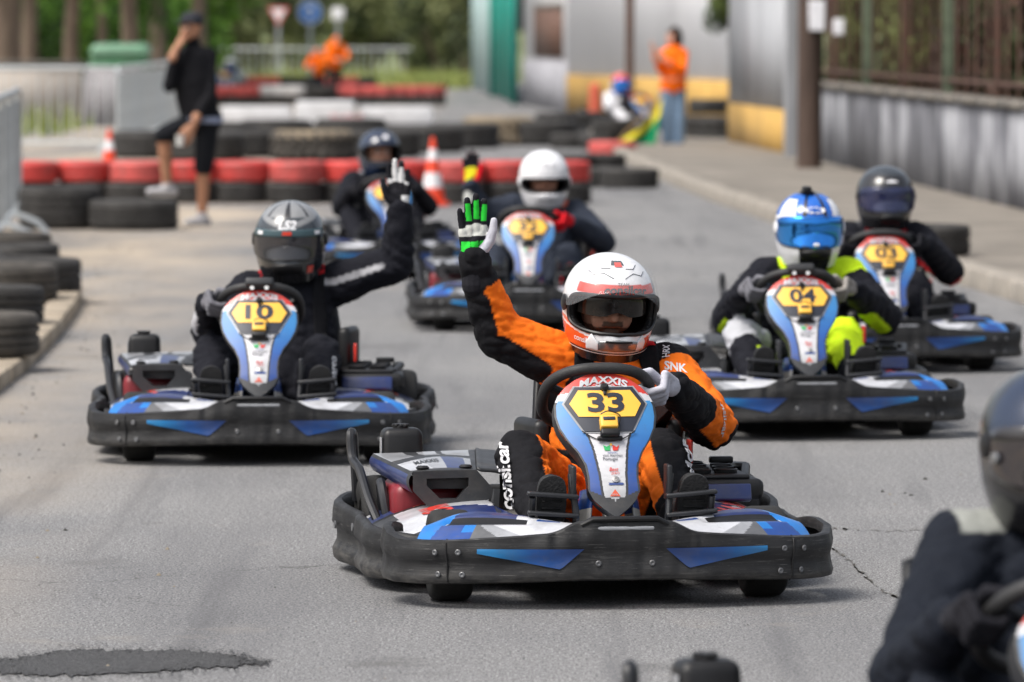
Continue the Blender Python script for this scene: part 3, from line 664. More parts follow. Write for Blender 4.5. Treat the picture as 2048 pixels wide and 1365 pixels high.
# far red, white and dark rows
for i in range(15):
    px = 437 + i * 30.5; p = GP(px, 211); lay = (T_R30, T_R30, T_R30, T_W30, T_W30, T_W30, T_BLK, T_BLK, T_R30, T_R30, T_R30, T_R30, T_R30, T_R30, T_R30)[i]
    cn = 'red' if lay is T_R30 else 'white' if lay is T_W30 else 'black'
    tyre(T_BLK, p.x, p.y, 0, 'lower black tyre of the far row, %s from the left' % ORD[i], 'far tyre row, lower layer')
    tyre(lay, p.x, p.y + rt.uniform(-.1, .1), .203, '%s upper tyre of the far row, %s from the left' % (cn, ORD[i]), 'far tyre row, upper layer')
for i in range(11):
    px = 470 + i * 26; p = GP(px, 186); me = T_R30 if i in (1, 2, 3, 7, 8, 9) else T_BLK
    tyre(T_BLK, p.x, p.y, 0, 'lower tyre of the farthest row, %s from the left' % ORD[i], 'farthest tyre row, lower layer'); tyre(me, p.x, p.y, .203, '%s upper tyre of the farthest row, %s from the left' % ('red' if me is T_R30 else 'black', ORD[i]), 'farthest tyre row, upper layer')
p = GP(1856, 515, .115); tyre(T_BLK, p.x, p.y + .3, .119, 'black tyre lying alone on the right pavement', None)
# pale long barrier blocks
M_PALE = mat('pale_concrete', (.56, .56, .57), .85, var=.2, scale=2.5, bump=.2)
for i, (x0, x1, py, h, lab) in enumerate([(440, 585, 258, .36, 'pale concrete barrier block at the left of three'), (590, 712, 259, .45, 'tall pale concrete barrier block with red marks'), (716, 868, 258, .36, 'pale concrete barrier block at the right of three')]):
    a, b = GP(x0, py), GP(x1, py); L = b.x - a.x; e = empty('barrier_block', ((a.x + b.x) / 2, a.y, 0), 0, lab, 'barrier', 'pale barrier blocks')
    obj('block', MB().rbox((0, 0, h / 2), (L, .6, h), .05, 0, seg=2, taper=.97).mesh('block', [M_PALE]), e)
    obj('foot', MB().rbox((0, -.04, .04), (L * .98, .62, .08), .01, 0, seg=1).mesh('foot', [M_TYRE]), e)
    if i == 1:
        mb = MB()
        for k in range(7): mb.box((.10 + k * .075, -.302, .09 + .03 * (k % 2)), (.15 + k * .075, -.297, .25 - .02 * (k % 3)))
        obj('faded_marking', mb.mesh('faded_marking', [mat('faded_red_paint', (.52, .27, .28), .7, var=.3)], 0), e)
# traffic cones
M_CONE = mat('cone_orange', (.75, .06, .018), .45, var=.15, scale=6); M_CONEW = mat('cone_white', (.75, .75, .76), .4, var=.12, scale=8)
def cone(x, y, z, h, label):
    e = empty('traffic_cone', (x, y, z), 0, label, 'traffic cone'); k = h / .75
    obj('base', MB().rbox((0, 0, .02 * k), (.36 * k, .36 * k, .04 * k), .012, 0, seg=2).mesh('base', [M_CONE]), e)
    zs = [.04, .20, .36, .50, .62, .75]; r = lambda q: .135 - .115 * (q - .04) / .71
    ms = [0, 1, 0, 1, 0]; prof = []
    mb = MB(); mb.lathe([(r(q) * k, q * k) for q in zs], 24, ms); obj('body', mb.mesh('body', [M_CONE, M_CONEW]), e)
p = GP(866, 412); cone(p.x, p.y, 0, .62, 'large orange and white traffic cone in front of the red tyre row')
cone((219 - 1024) / F * 55.5, 55.5, 0, .62, 'orange and white traffic cone behind the red tyre row on the left')
# steel crowd barriers
M_GALV = mat('galvanised_steel', (.50, .53, .54), .45, .25, var=.2, scale=6)
bar_m = MB().tube([(0, 0, .2), (0, 0, 1.02)], .0105, 6).mesh('bar', [M_GALV])
L_B = 2.3
fr = MB(); fr.tube([(-L_B / 2, 0, .16), (-L_B / 2, 0, 1.03), (-L_B / 2 + .06, 0, 1.1), (L_B / 2 - .06, 0, 1.1), (L_B / 2, 0, 1.03), (L_B / 2, 0, .16), (-L_B / 2, 0, .161)], .027, 8)
fr_m = fr.mesh('frame', [M_GALV]); ft_m = MB().tube([(0, -.28, .015), (0, -.2, .1), (0, 0, .18), (0, .2, .1), (0, .28, .015)], .016, 7).mesh('foot', [M_GALV])
def crowd_barrier(x, y, rz, label, z=0):
    e = empty('crowd_barrier', (x, y, z), rz, label, 'barrier', 'steel crowd barriers')
    obj('frame', fr_m, e)
    for s in (-1, 1): f = obj('foot', ft_m, e); f.location = (s * L_B * .42, 0, 0)
    for k in range(15): b = obj('bar', bar_m, e); b.location = (-L_B / 2 + L_B * (k + 1) / 16, 0, 0)
for i in range(4): crowd_barrier(-3.52 - i * .145, 38.2 + i * 2.36, R(93.5), 'steel crowd barrier seen edge on at the left picture edge, %s from the camera' % ORD[i], 0)
for i in range(2): crowd_barrier(-6.1 - i * 2.36, 71.5, 0, 'steel crowd barrier facing the camera behind the red row, %s from the right' % ORD[i])
for i in range(7): crowd_barrier(-4.98 - .02 * i, 72.8 + i * 2.36, R(90.6), 'steel crowd barrier running away behind the man in black, %s from the camera' % ORD[i])
# pale low walls, green container behind the fences
lwl = empty('pale_low_wall', (-7.3, 93, 0), 0, 'pale beige garden wall behind the crowd barriers on the left', 'wall')
wall_part('wall', lwl, (-2.2, 0), (.25, 0), 0, 1.0, -.25, mat('beige_render', (.47, .42, .37), .9, var=.25, scale=1.5))
wall_part('coping', lwl, (-2.2, -.04), (.28, -.04), 1.003, 1.07, -.33, M_COPE)
wall_part('gate_leaf', lwl, (.3, .02), (1.3, .02), 0, .95, -.06, mat('grey_gate', (.25, .24, .25), .7, var=.2))
ct = empty('waste_container', (-7.0, 102, 0), 0, 'green waste container with rounded lid behind the crowd barriers', 'container')
M_CONT = mat('container_green', (.05, .16, .075), .5, var=.25); M_LID = mat('container_lid', (.13, .27, .17), .5, var=.2)
obj('bin_body', MB().rbox((0, 0, .62), (1.0, .9, .95), .05, 0, seg=2).mesh('bin_body', [M_CONT]), ct)
obj('lid', MB().rbox((0, 0, 1.22), (1.12, 1.0, .22), .09, 0, seg=3, taper=.85).mesh('lid', [M_LID]), ct)
for s in (-1, 1):
    obj('side_rail', MB().box((s * .53 - .03, -.1, .2), (s * .53 + .03, .1, 1.05)).mesh('side_rail', [M_LID], 0), ct)
    obj('wheel', MB().lathe([(.02, -.03), (.08, -.03), (.08, .03), (.02, .03)], 14, 0, Matrix.Translation((s * .4, -.36, .09)) @ Matrix.Rotation(R(90), 4, 'Y')).mesh('wheel', [M_TYRE]), ct)
# road signs
M_POLE = mat('sign_pole_grey', (.36, .38, .40), .5, .6, var=.15); M_SBLUE = mat('sign_blue', (.02, .17, .55), .4, var=.1); M_SWHITE = mat('sign_white', (.75, .75, .76), .45, var=.1); M_SRED = mat('sign_red', (.62, .16, .15), .5, var=.1)
def sign(kind, px, py, d, label):
    c = AT(px, py, d); e = empty('road_sign', (c.x, d, 0), 0, label, 'sign')
    obj('pole', MB().tube([(0, .03, 0), (0, .03, c.z + .2)], .05, 8).mesh('pole', [M_POLE]), e)
    Mx = Matrix.Translation((0, -.03, c.z)) @ Matrix.Rotation(R(90), 4, 'X'); mb = MB()
    if kind == 'round':
        mb.lathe([(.30, -.012), (.31, 0), (.30, .012)], 36, 1, Mx); mb.lathe([(.275, .0125), (.275, .0165)], 36, 0, Mx)
        pl = obj('plate', mb.mesh('plate', [M_SBLUE, M_SWHITE]), e)
        a = MB(); a.add([(-.03, -.052, c.z - .17), (.03, -.052, c.z - .17), (.03, -.052, c.z + .05), (.1, -.052, c.z + .05), (0, -.052, c.z + .18), (-.1, -.052, c.z + .05), (-.03, -.052, c.z + .05)], [tuple(range(7))]); obj('arrow', a.mesh('arrow', [M_SWHITE], 0), pl)
    elif kind == 'tri':
        for r, yy, m in ((.34, 0, 1), (.22, .005, 0)):
            mb.lathe([(r, yy - .01), (r, yy + .012)], 3, m, Mx @ Matrix.Rotation(R(-90), 4, 'Z'))
        obj('plate', mb.mesh('plate', [M_SWHITE, M_SRED]), e)
    else:
        mb.rbox((0, -.03, c.z), (.34, .02, .34), .02, 0, seg=2); obj('plate', mb.mesh('plate', [M_SWHITE]), e)
sign('round', 620, 25, 142, 'round blue road sign with white arrow on grey pole')
sign('tri', 557, 27, 158, 'pale red and white give way triangle sign')
sign('sq', 676, 28, 160, 'small pale square sign right of the blue sign')
gr = empty('far_railing', (-6.0, 158, 0), 0, 'pale metal railing in front of the far bushes', 'railing')
for k in range(26): obj('baluster', bar_m, gr).location = (-2.0 + k * .2, 0, 0)
obj('handrail', MB().tube([(-2.1, 0, 1.03), (3.2, 0, 1.03)], .03, 6).mesh('handrail', [M_GALV]), gr); obj('lower_rail', MB().tube([(-2.1, 0, .2), (3.2, 0, .2)], .03, 6).mesh('lower_rail', [M_GALV]), gr)
bo = empty('marker_post', ((1190 - 1024) / F * 93, 93, 0), 0, 'orange red marker post left of the far right kart', 'post')
obj('post', MB().tube([(0, 0, 0), (0, 0, .66), (0, 0, .7)], [.11, .09, .05], 14).mesh('post', [mat('marker_orange', (.55, .1, .05), .6, var=.2)]), bo); obj('base', MB().rbox((0, 0, .04), (.36, .36, .08), .03, 0).mesh('base', [M_TYRE]), bo)
# ------------------------------------------------------------------ rental kart (local: nose to -Y, x to the picture's right)
def scuffed(name, c1, c2, c3):
    m = mat(name, c1, .5, var=0, spec=.35); n = m.node_tree.nodes; l = m.node_tree.links; b = n['Principled BSDF']
    tc = n.new('ShaderNodeTexCoord')
    def nz(s, st, d=6):
        mp = n.new('ShaderNodeMapping'); mp.inputs['Scale'].default_value = st; l.new(tc.outputs['Object'], mp.inputs[0])
        t = n.new('ShaderNodeTexNoise'); t.noise_dimensions = '4D'; t.inputs['Scale'].default_value = s; t.inputs['Detail'].default_value = d; t.inputs['Roughness'].default_value = .7; l.new(mp.outputs[0], t.inputs[0]); l.new(rw, t.inputs['W']); return t.outputs[0]
    def rng(x, a, b_, c=0, d=1):
        r = n.new('ShaderNodeMapRange'); r.inputs[1].default_value = a; r.inputs[2].default_value = b_; r.inputs[3].default_value = c; r.inputs[4].default_value = d; l.new(x, r.inputs[0]); return r.outputs[0]
    def mix(f, a, b_):
        x = n.new('ShaderNodeMix'); x.data_type = 'RGBA'; l.new(f, x.inputs['Factor'])
        for s, v in (('A', a), ('B', b_)):
            if isinstance(v, tuple): x.inputs[s].default_value = (*v, 1)
            else: l.new(v, x.inputs[s])
        return x.outputs['Result']
    oi = n.new('ShaderNodeObjectInfo'); mw = n.new('ShaderNodeMath'); mw.operation = 'MULTIPLY'; mw.inputs[1].default_value = 30; l.new(oi.outputs['Random'], mw.inputs[0]); rw = mw.outputs[0]
    scr = nz(6, (1.2, 1.2, 22)); blot = nz(7, (1, 1, 1.6)); fine = nz(40, (1, 1, 3), 3)
    c = mix(rng(blot, .38, .66), c1, c2); c = mix(rng(scr, .56, .70, 0, .5), c, c3); c = mix(rng(fine, .60, .74, 0, .4), c, c3); gou = nz(11, (1, 1, 34), 2); c = mix(rng(gou, .68, .72, 0, .8), c, (.17, .165, .16))
    sz = n.new('ShaderNodeSeparateXYZ'); l.new(tc.outputs['Object'], sz.inputs[0]); low = n.new('ShaderNodeMath'); low.operation = 'MULTIPLY'
    l.new(rng(sz.outputs['Z'], .115, .05), low.inputs[0]); l.new(rng(nz(18, (1, 1, 2.5), 8), .40, .62), low.inputs[1])
    c = mix(low.outputs[0], c, (.085, .080, .073))          # road dirt ground into the lower edge
    l.new(c, b.inputs['Base Color']); l.new(rng(blot, .3, .7, .62, .42), b.inputs['Roughness'])
    bp = n.new('ShaderNodeBump'); bp.inputs['Strength'].default_value = .25; bp.inputs['Distance'].default_value = .006; l.new(scr, bp.inputs['Height']); l.new(bp.outputs[0], b.inputs['Normal'])
    return m
K_BUMP = scuffed('scuffed_black_plastic', (.011, .011, .012), (.022, .022, .023), (.105, .103, .10))
K_BLK = mat('black_plastic', (.011, .011, .012), .42, var=.35, scale=12, spec=.35)
K_GREY = mat('dark_grey_plastic', (.032, .034, .038), .46, var=.3, scale=9, spec=.4, dirt=.4)
K_GREY2 = mat('mid_grey_print', (.11, .113, .12), .4, var=.35, scale=9, coat=.2, dirt=.4)
K_WHITE = mat('white_gelcoat', (.50, .51, .54), .30, var=.22, scale=10, coat=.3, detail=8, dirt=.5)
K_SILV = mat('silver_grey_print', (.30, .31, .33), .35, var=.25, scale=9, coat=.3, dirt=.5)
K_BLUE = mat('mid_blue_print', (.010, .055, .25), .3, var=.22, scale=9, coat=.35, dirt=.4)
K_DBLUE = mat('deep_blue_print', (.010, .024, .115), .32, var=.25, scale=9, coat=.3, dirt=.4)
K_CYAN = mat('bright_blue_print', (.008, .16, .50), .3, var=.18, scale=8, coat=.35, dirt=.4)
K_RED = mat('red_print', (.60, .035, .022), .35, var=.15, scale=9, coat=.3, dirt=.4)
K_ORED = mat('orange_red_print', (.62, .10, .045), .38, var=.2, scale=9, dirt=.4)
K_YEL = mat('number_yellow', (.83, .46, .06), .42, var=.06, scale=10)
K_NAVY = mat('number_navy', (.018, .022, .035), .45, var=.1)
K_STEEL = mat('dull_steel', (.42, .41, .40), .38, .85, var=.25, scale=14)
K_TYRE = mat('slick_rubber', (.014, .0135, .013), .75, var=.3, scale=10, bump=.2, bscale=60)
K_ENG = mat('engine_red', (.20, .010, .018), .4, var=.3, scale=8)
K_FRAME = mat('black_frame_paint', (.018, .019, .022), .35, var=.25, scale=12)
K_GREEN = mat('logo_green', (.02, .35, .1), .5, var=0)
K_PBLUE = ramp_mat('panel_blue_fade', [(0, (.018, .05, .22)), (.38, (.022, .10, .38)), (.75, (.045, .22, .52)), (1, (.06, .28, .58))], 'Z', .29, .57, .45, .0)
K_CENTRE = ramp_mat('panel_centre_fade', [(0, (.30, .31, .33)), (.22, (.55, .56, .58)), (.5, (.62, .62, .65)), (1, (.62, .62, .65))], 'Z', .27, .50, .42, .05)
K_BLFADE = ramp_mat('bumper_blue_fade', [(0, (.010, .21, .50)), (.5, (.008, .075, .29)), (1, (.010, .045, .19))], 'X', -.36, -.15)
K_BLFADE2 = ramp_mat('bumper_blue_fade_right', [(0, (.010, .045, .19)), (.5, (.008, .075, .29)), (1, (.010, .19, .46))], 'X', .15, .40)

KP = []                                    # (key, name, parent key, mesh)
def part(key, name, parent, me): KP.append((key, name, parent, me))
def sweep_fn(plan, prof):
    """wall following a plan (x, y, zb, zt); returns surface fn(u, v, off)"""
    P = crom(plan, 96); n = len(P)
    N = []
    for i in range(n):
        a, b = P[max(0, i - 1)], P[min(n - 1, i + 1)]; t = Vector((b[0] - a[0], b[1] - a[1])).normalized(); N.append(Vector((t.y, -t.x)))
    def fn(u, v, off=0.0):
        f = min(max(u, 0), 1) * (n - 1); i = min(int(f), n - 2); f -= i
        p = P[i] * (1 - f) + P[i + 1] * f; nr = (N[i] * (1 - f) + N[i + 1] * f).normalized()
        k = min(max(v, 0), 1) * (len(prof) - 1); j = min(int(k), len(prof) - 2); k -= j
        o = prof[j][0] * (1 - k) + prof[j + 1][0] * k + off; z = prof[j][1] * (1 - k) + prof[j + 1][1] * k
        return Vector((p[0] + nr.x * o, p[1] + nr.y * o, p[2] + (p[3] - p[2]) * z))
    fn.P = P; fn.N = N
    return fn
B_PROF = [(-.030, .02), (-.008, -.005), (.006, .03), (.010, .12), (.004, .30), (.002, .45), (.008, .58), (.010, .72), (.006, .88), (.004, .97), (-.004, 1.0), (-.018, .995), (-.022, .95), (-.022, .80)]
half = [(-.575, -.37, .078, .207), (-.608, -.43, .068, .217), (-.626, -.52, .066, .214), (-.620, -.62, .066, .198), (-.578, -.712, .068, .191), (-.495, -.77, .070, .192), (-.38, -.812, .074, .200), (-.24, -.838, .078, .210), (-.19, -.845, .080, .218), (-.13, -.852, .082, .245), (-.06, -.855, .082, .247)]
plan = half + [(0, -.855, .082, .247)] + [(-x, y, a, b) for x, y, a, b in reversed(half)]
FB = sweep_fn(plan, B_PROF)
mb = MB(); mb.grid(lambda u, v: FB(u, v, .006 * noise.noise(Vector((u * 40, v * 3, 1)))), 200, 26, 0)
part('fb', 'front_bumper', None, mb.mesh('front_bumper', [K_BUMP], 50))
def fb_u(x):                                # arc parameter for a given x on the front
    lo, hi = .12, .88
    for _ in range(30):
        mid = (lo + hi) / 2
        if FB(mid, .5).x < x: lo = mid
        else: hi = mid
    return lo
def fb_xz(x, z, off):
    u = fb_u(x); p = None; lo, hi = .15, .75
    for _ in range(22):
        mid = (lo + hi) / 2
        if FB(u, mid).z < z: lo = mid
        else: hi = mid
    return FB(u, lo, off)
for s, m in ((-1, K_BLFADE), (1, K_BLFADE2)):
    mb = MB()
    def tri(u, v):                          # long blue wedge pressed into the bumper
        t = u; x = (.405 - .29 * t); top = .170; bot = top - (.012 + .043 * min(1, t / .78)) * (1 if t < .78 else max(0, (1 - t) / .22)) - .001
        return fb_xz(s * x, bot + (top - bot) * v, .004)
    mb.grid(tri, 26, 4, 0); part('bw%d' % s, 'blue_wedge', 'fb', mb.mesh('blue_wedge', [m], 0))
    for k, (x, z) in enumerate(((.455, .160), (.445, .098), (.515, .158), (.508, .098), (.075, .13))):
        q = fb_xz(s * x, z, .004); nr = Vector((s * (.9 if x > .5 else .35 if x > .3 else .02), -1, 0)).normalized()
        mb = MB(); mb.lathe([(.0085, 0), (.0085, .002), (.006, .004), (.002, .003), (0, .001)], 10, 0, Matrix.Translation(q) @ nr.to_track_quat('Z', 'Y').to_matrix().to_4x4())
        part('sc%d%d' % (s, k), 'screw', 'fb', mb.mesh('screw', [K_GREY2]))
    mb = MB(); us = fb_u(s * .487); mb.tube([FB(us + s * .004 * (v - .5), v, .001) for v in (.08, .2, .35, .5, .65, .8, .92, .98)], .0028, 6); part('sm%d' % s, 'bumper_seam', 'fb', mb.mesh('bumper_seam', [K_BLK]))
mb = MB(); mb.rbox((0, -.848, .226), (.165, .03, .012), .005, 0); part('hs', 'handle_slot', 'fb', mb.mesh('handle_slot', [K_SILV]))
mb = MB(); mb.tube([(-.12, -.852, .236), (-.09, -.86, .252), (.09, -.86, .252), (.12, -.852, .236)], .008, 8); part('hb', 'handle_bar', 'fb', mb.mesh('handle_bar', [K_BLK]))

# side and rear bumpers: one run per side, wavy
SB_PROF = [(-.035, .02), (-.006, 0), (.006, .06), (.010, .2), (-.004, .36), (-.004, .5), (.010, .64), (.008, .82), (.004, .95), (-.006, 1.0), (-.018, .99), (-.024, .93), (-.024, .78)]
sp = [(-.47, -.345, .06, .165), (-.545, -.325, .045, .172), (-.605, -.24, .035, .178), (-.632, -.12, .030, .182), (-.630, .0, .028, .186), (-.632, .11, .027, .190), (-.622, .20, .026, .190), (-.645, .31, .026, .200), (-.658, .43, .026, .207), (-.640, .53, .03, .214), (-.58, .62, .04, .222), (-.46, .69, .05, .225), (-.30, .715, .05, .225)]
for s in (-1, 1):
    pl = list(reversed(sp)) if s < 0 else [(-x, y, a, b) for x, y, a, b in sp]
    S = sweep_fn(pl, SB_PROF); mb = MB(); mb.grid(lambda u, v: S(u, v, .004 * noise.noise(Vector((u * 14, v * 2, 5 + s)))), 150, 24, 0)
    part('sb%d' % s, 'side_bumper', None, mb.mesh('side_bumper', [K_BUMP], 50))
    for (u, v) in ((.54, .55), (.38, .5)) if s < 0 else ((.46, .55), (.62, .5)):
        q = S(u, v, .006); mb = MB(); mb.lathe([(.012, 0), (.012, .003), (.004, .004), (0, .003)], 10, 0, Matrix.Translation(q) @ Vector((s, -.1, 0)).to_track_quat('Z', 'Y').to_matrix().to_4x4()); part('sbs%d%.2f' % (s, u), 'screw', 'sb%d' % s, mb.mesh('screw', [K_GREY2]))
rp = [(-.32, .715, .06, .225), (-.15, .72, .06, .225), (0, .72, .06, .225), (.15, .72, .06, .225), (.32, .715, .06, .225)]
S = sweep_fn([(x, y + .004, a, b) for x, y, a, b in reversed(rp)], SB_PROF); mb = MB(); mb.grid(lambda u, v: S(u, v, 0), 40, 20, 0); part('rb', 'rear_bumper', None, mb.mesh('rear_bumper', [K_BUMP], 50))

# wheels
def wheel(key, x, y, r, wd):
    Mx = Matrix.Translation((x, y, r)) @ Matrix.Rotation(R(90), 4, 'Y'); h = wd / 2; mb = MB()
    mb.lathe([(r * .52, -h * .9), (r * .75, -h), (r * .9, -h * .96), (r * .975, -h * .8), (r, -h * .5), (r, h * .5), (r * .975, h * .8), (r * .9, h * .96), (r * .75, h), (r * .52, h * .9)], 36, 0, Mx, close=True)
    part(key, 'tyre', key + 'w', mb.mesh('tyre', [K_TYRE], 60))
    mb = MB(); mb.lathe([(.0, -h * .3), (.03, -h * .35), (.045, -h * .1), (r * .5, -h * .2), (r * .53, -h * .85), (r * .53, h * .85), (r * .5, h * .2), (.045, h * .1), (.03, h * .5), (0, h * .5)], 24, 0, Mx); part(key + 'r', 'rim', key + 'w', mb.mesh('rim', [K_STEEL], 40))
for s in (-1, 1):
    for key, y, r, wd, x in (('fw', -.53, .128, .118, .445), ('rw', .42, .14, .19, .50)):
        KP.append(('%s%d' % (key, s) + 'w', 'wheel', None, None)); wheel('%s%d' % (key, s), s * x, y, r, wd)
mb = MB(); mb.tube([(-.46, .42, .14), (.46, .42, .14)], .02, 10); part('ax', 'rear_axle', None, mb.mesh('rear_axle', [K_STEEL]))
for s in (-1, 1):
    mb = MB(); mb.tube([(s * .36, -.53, .128), (s * .25, -.5, .12), (s * .16, -.44, .1)], .016, 8); part('st%d' % s, 'steering_arm', None, mb.mesh('steering_arm', [K_STEEL]))
mb = MB()
for s in (-1, 1):
    mb.tube([(s * .12, -.74, .085), (s * .2, -.6, .085), (s * .27, -.3, .085), (s * .31, 0, .085), (s * .31, .62, .09)], .016, 8)
    mb.tube([(s * .31, -.15, .09), (s * .5, -.2, .1), (s * .57, -.1, .11), (s * .57, .22, .11), (s * .31, .25, .1)], .012, 8)
for y in (-.72, -.2, .25, .6): mb.tube([(-.3 + (.15 if y < -.7 else 0), y, .087), (.3 - (.15 if y < -.7 else 0), y, .087)], .015, 8)
part('fr', 'frame', None, mb.mesh('frame', [K_FRAME]))
mb = MB(); mb.rbox((0, -.16, .066), (.50, .92, .012), .004, 0); part('fl', 'floor_tray', None, mb.mesh('floor_tray', [K_BLK]))
# seat
OX = .115
def seat(u, v):
    pa = interp([(0, (0, 0)), (1, (0, 0))], v) if False else None
    path = [(-.0, .14), (.1, .09), (.27, .075), (.42, .11), (.52, .24), (.585, .42), (.62, .58)]
    q = crom(path, 40)[int(round(v * 40))]; q2 = crom(path, 40)[min(40, int(round(v * 40)) + 1)]; q1 = crom(path, 40)[max(0, int(round(v * 40)) - 1)]
    t = Vector((q2[0] - q1[0], q2[1] - q1[1])).normalized(); nn = Vector((-t.y, t.x)); x = (u - .5) * 2; wv = interp([(0, .15), (.3, .19), (.6, .205), (1, .15)], v); rise = interp([(0, .04), (.3, .16), (.55, .24), (.8, .14), (1, .04)], v) * abs(x) ** 3
    return (OX + x * wv * (1 - .06 * abs(x) ** 6), q[0] + nn.x * rise, q[1] + nn.y * rise)
mb = MB(); mb.grid(seat, 24, 40, 0); sm = solid(mb.mesh('seat', [K_BLK], 60), .02); part('seat', 'seat', None, sm)
for s in (-1, 1):
    mb = MB(); mb.rbox((OX + s * .215, .26, .345), (.05, .20, .22), .022, 0, Matrix.Rotation(R(-12 * s), 3, 'Z')); part('sbo%d' % s, 'seat_bolster', 'seat', mb.mesh('seat_bolster', [K_BLK]))
mb = MB(); mb.rbox((OX + .24, .16, .36), (.012, .06, .07), .005, 0); part('sbl', 'red_seat_badge', 'seat', mb.mesh('red_seat_badge', [K_RED]))

# number panel: leaning shield with printed stripes
PZ = [(.242, .004), (.262, .032), (.285, .058), (.312, .0725), (.345, .0705), (.378, .0745), (.41, .090), (.445, .118), (.475, .136), (.505, .1435), (.535, .142), (.562, .128), (.585, .107), (.604, .080), (.617, .052), (.625, .022), (.6275, .003)]
def ps_y(x, z): return interp([(.24, -.705), (.32, -.665), (.46, -.565), (.63, -.435)], z) + 1.5 * x * x
def PS(x, z, off=0.0): return Vector((x, ps_y(x, z) - .80 * off, z + .60 * off))
def pz_w(z): return interp(PZ, z)
zs = [p[0] for p in crom([(a,) for a, b in PZ], 110)]
def pmat(u, v):
    z = zs[min(110, int(v * 110 + .5))]; x = abs(u - .5) * 2 * pz_w(z); wv = pz_w(z)
    wc = interp([(.24, .02), (.3, .030), (.36, .034), (.42, .044), (.45, .052), (.47, .060), (.7, .060)], z)
    if z < interp([(0, .285), (.07, .315)], x): return 2
    if z > .598 - .26 * x: return 3
    if z > .570 - .17 * x: return 0
    if x > wv - .006: return 2
    if x < wc: return 0
    if x < wc + .007: return 2
    return 1
mb = MB(); mb.grid(lambda u, v: PS((u - .5) * 2 * pz_w(zs[int(round(v * 110))]), zs[int(round(v * 110))]), 120, 110, pmat)
part('np', 'number_panel', None, solid(mb.mesh('number_panel', [K_CENTRE, K_PBLUE, K_GREY, K_RED], 50), .008, 1))
mb = MB()                                   # flanks running back from the rim
outl = [(s * pz_w(z), z) for s, seq in ((-1, [a for a, b in PZ]), (1, [a for a, b in reversed(PZ)])) for z in seq]
O = crom(outl, 120, True)
def flank(u, v):
    x, z = O[int(round(u * 120)) % 120]; b = PS(x, z, -.002); dep = interp([(.24, .03), (.35, .09), (.5, .11), (.63, .05)], z)
    return (x * (1 - .16 * v + .06 * math.sin(v * 3.14)), b.y + dep * v, z - dep * .35 * v)
mb.grid(flank, 120, 6, 0, True); part('pf', 'panel_flank', 'np', mb.mesh('panel_flank', [K_GREY], 50))
hexo = [(-.116, .538), (-.082, .584), (.082, .584), (.116, .538), (.068, .466), (-.068, .466)]
hexi = [(-.102, .5375), (-.074, .5745), (.074, .5745), (.102, .5375), (.080, .504), (-.080, .504)]
def dense(poly, n=10): return [(a[0] + (b[0] - a[0]) * k / n, a[1] + (b[1] - a[1]) * k / n) for a, b in zip(poly, poly[1:] + poly[:1]) for k in range(n)]
def fan(mb, poly, off, m):
    q = dense(poly); cx = sum(p[0] for p in q) / len(q); cz = sum(p[1] for p in q) / len(q); n = len(q); vs = []
    for k in range(6):
        t = k / 5 if k else .001
        vs += [PS(cx + (x - cx) * t, cz + (z - cz) * t, off) for x, z in q]
    fs = [(r * n + i, r * n + (i + 1) % n, (r + 1) * n + (i + 1) % n, (r + 1) * n + i) for r in range(5) for i in range(n)]
    mb.add(vs, fs, m)
mb = MB(); fan(mb, [(x * 1.05, .524 + (z - .524) * 1.06) for x, z in hexo], .010, 1); fan(mb, hexo, .0125, 0); part('hp', 'number_plate', 'np', mb.mesh('number_plate', [K_NAVY, K_SILV], 0))
mb = MB(); fan(mb, hexi, .0145, 0); part('hy', 'yellow_field', 'np', mb.mesh('yellow_field', [K_YEL], 0))
mb = MB()
text_on(mb, 'MAXXIS', lambda x, y: PS(x, .6045 - x * x * 2.9 + y, .0115), .140, 0, .035, .15, .020)
text_on(mb, 'TIRES', lambda x, y: PS(x, .5895 - x * x * 1.5 + y, .0145), .060, 0, 0, 0, .006)
part('tx', 'brand_lettering', 'np', mb.mesh('brand_lettering', [K_WHITE], 0))
LOGO_M = [K_WHITE, K_NAVY, K_RED, K_BLUE, K_GREEN, K_YEL, K_ORED]
for k, (txt, dx, z, wd, m, bo, shr, off) in enumerate((('visit Alentejo', .004, .402, .056, 1, 0, 0, .0105), ('Portugal', -.004, .3925, .040, 1, .005, 0, .0105), ('Best', .003, .366, .026, 2, .01, .25, .0105), ('ZERO', .006, .3555, .024, 2, 0, 0, .0105), ('turismo', .004, .411, .028, 3, 0, 0, .0105), ('DELTA', 0, .2985, .016, 0, 0, 0, .0118))):
    mb = MB(); text_on(mb, txt, lambda x, y: PS(x + dx, z + y, off), wd, 0, bo, shr); part('lt%d' % k, 'sponsor_lettering', 'np', mb.mesh('sponsor_lettering', [LOGO_M[m]], 0))
for k, (pts, m) in enumerate((([(-.022, .431), (-.013, .426), (-.003, .431), (-.004, .416), (-.019, .416)], 4), ([(.004, .431), (.016, .425), (.024, .431), (.018, .416), (.004, .416)], 2), ([(-.003, .429), (.003, .429), (.003, .435), (-.003, .435)], 5),
               ([(-.019, .3245), (.022, .3245), (.026, .3275), (.022, .3305), (-.019, .3305), (-.015, .3275)], 3), ([(-.017, .294), (.013, .294), (-.001, .313)], 6))):
    mb = MB(); poly_on(mb, pts, lambda x, y: PS(x + .002, y, .0105), 0); part('lp%d' % k, 'sponsor_emblem', 'np', mb.mesh('sponsor_emblem', [LOGO_M[m]], 0))
mb = MB(); mb.lathe([(.0105, 0), (.0105, .004), (.004, .005), (.003, .003), (0, .003)], 16, 0, Matrix.Translation(PS(.005, .339, .009)) @ Vector((0, -.8, .6)).to_track_quat('Z', 'Y').to_matrix().to_4x4()); part('pb', 'panel_bolt', 'np', mb.mesh('panel_bolt', [K_STEEL]))
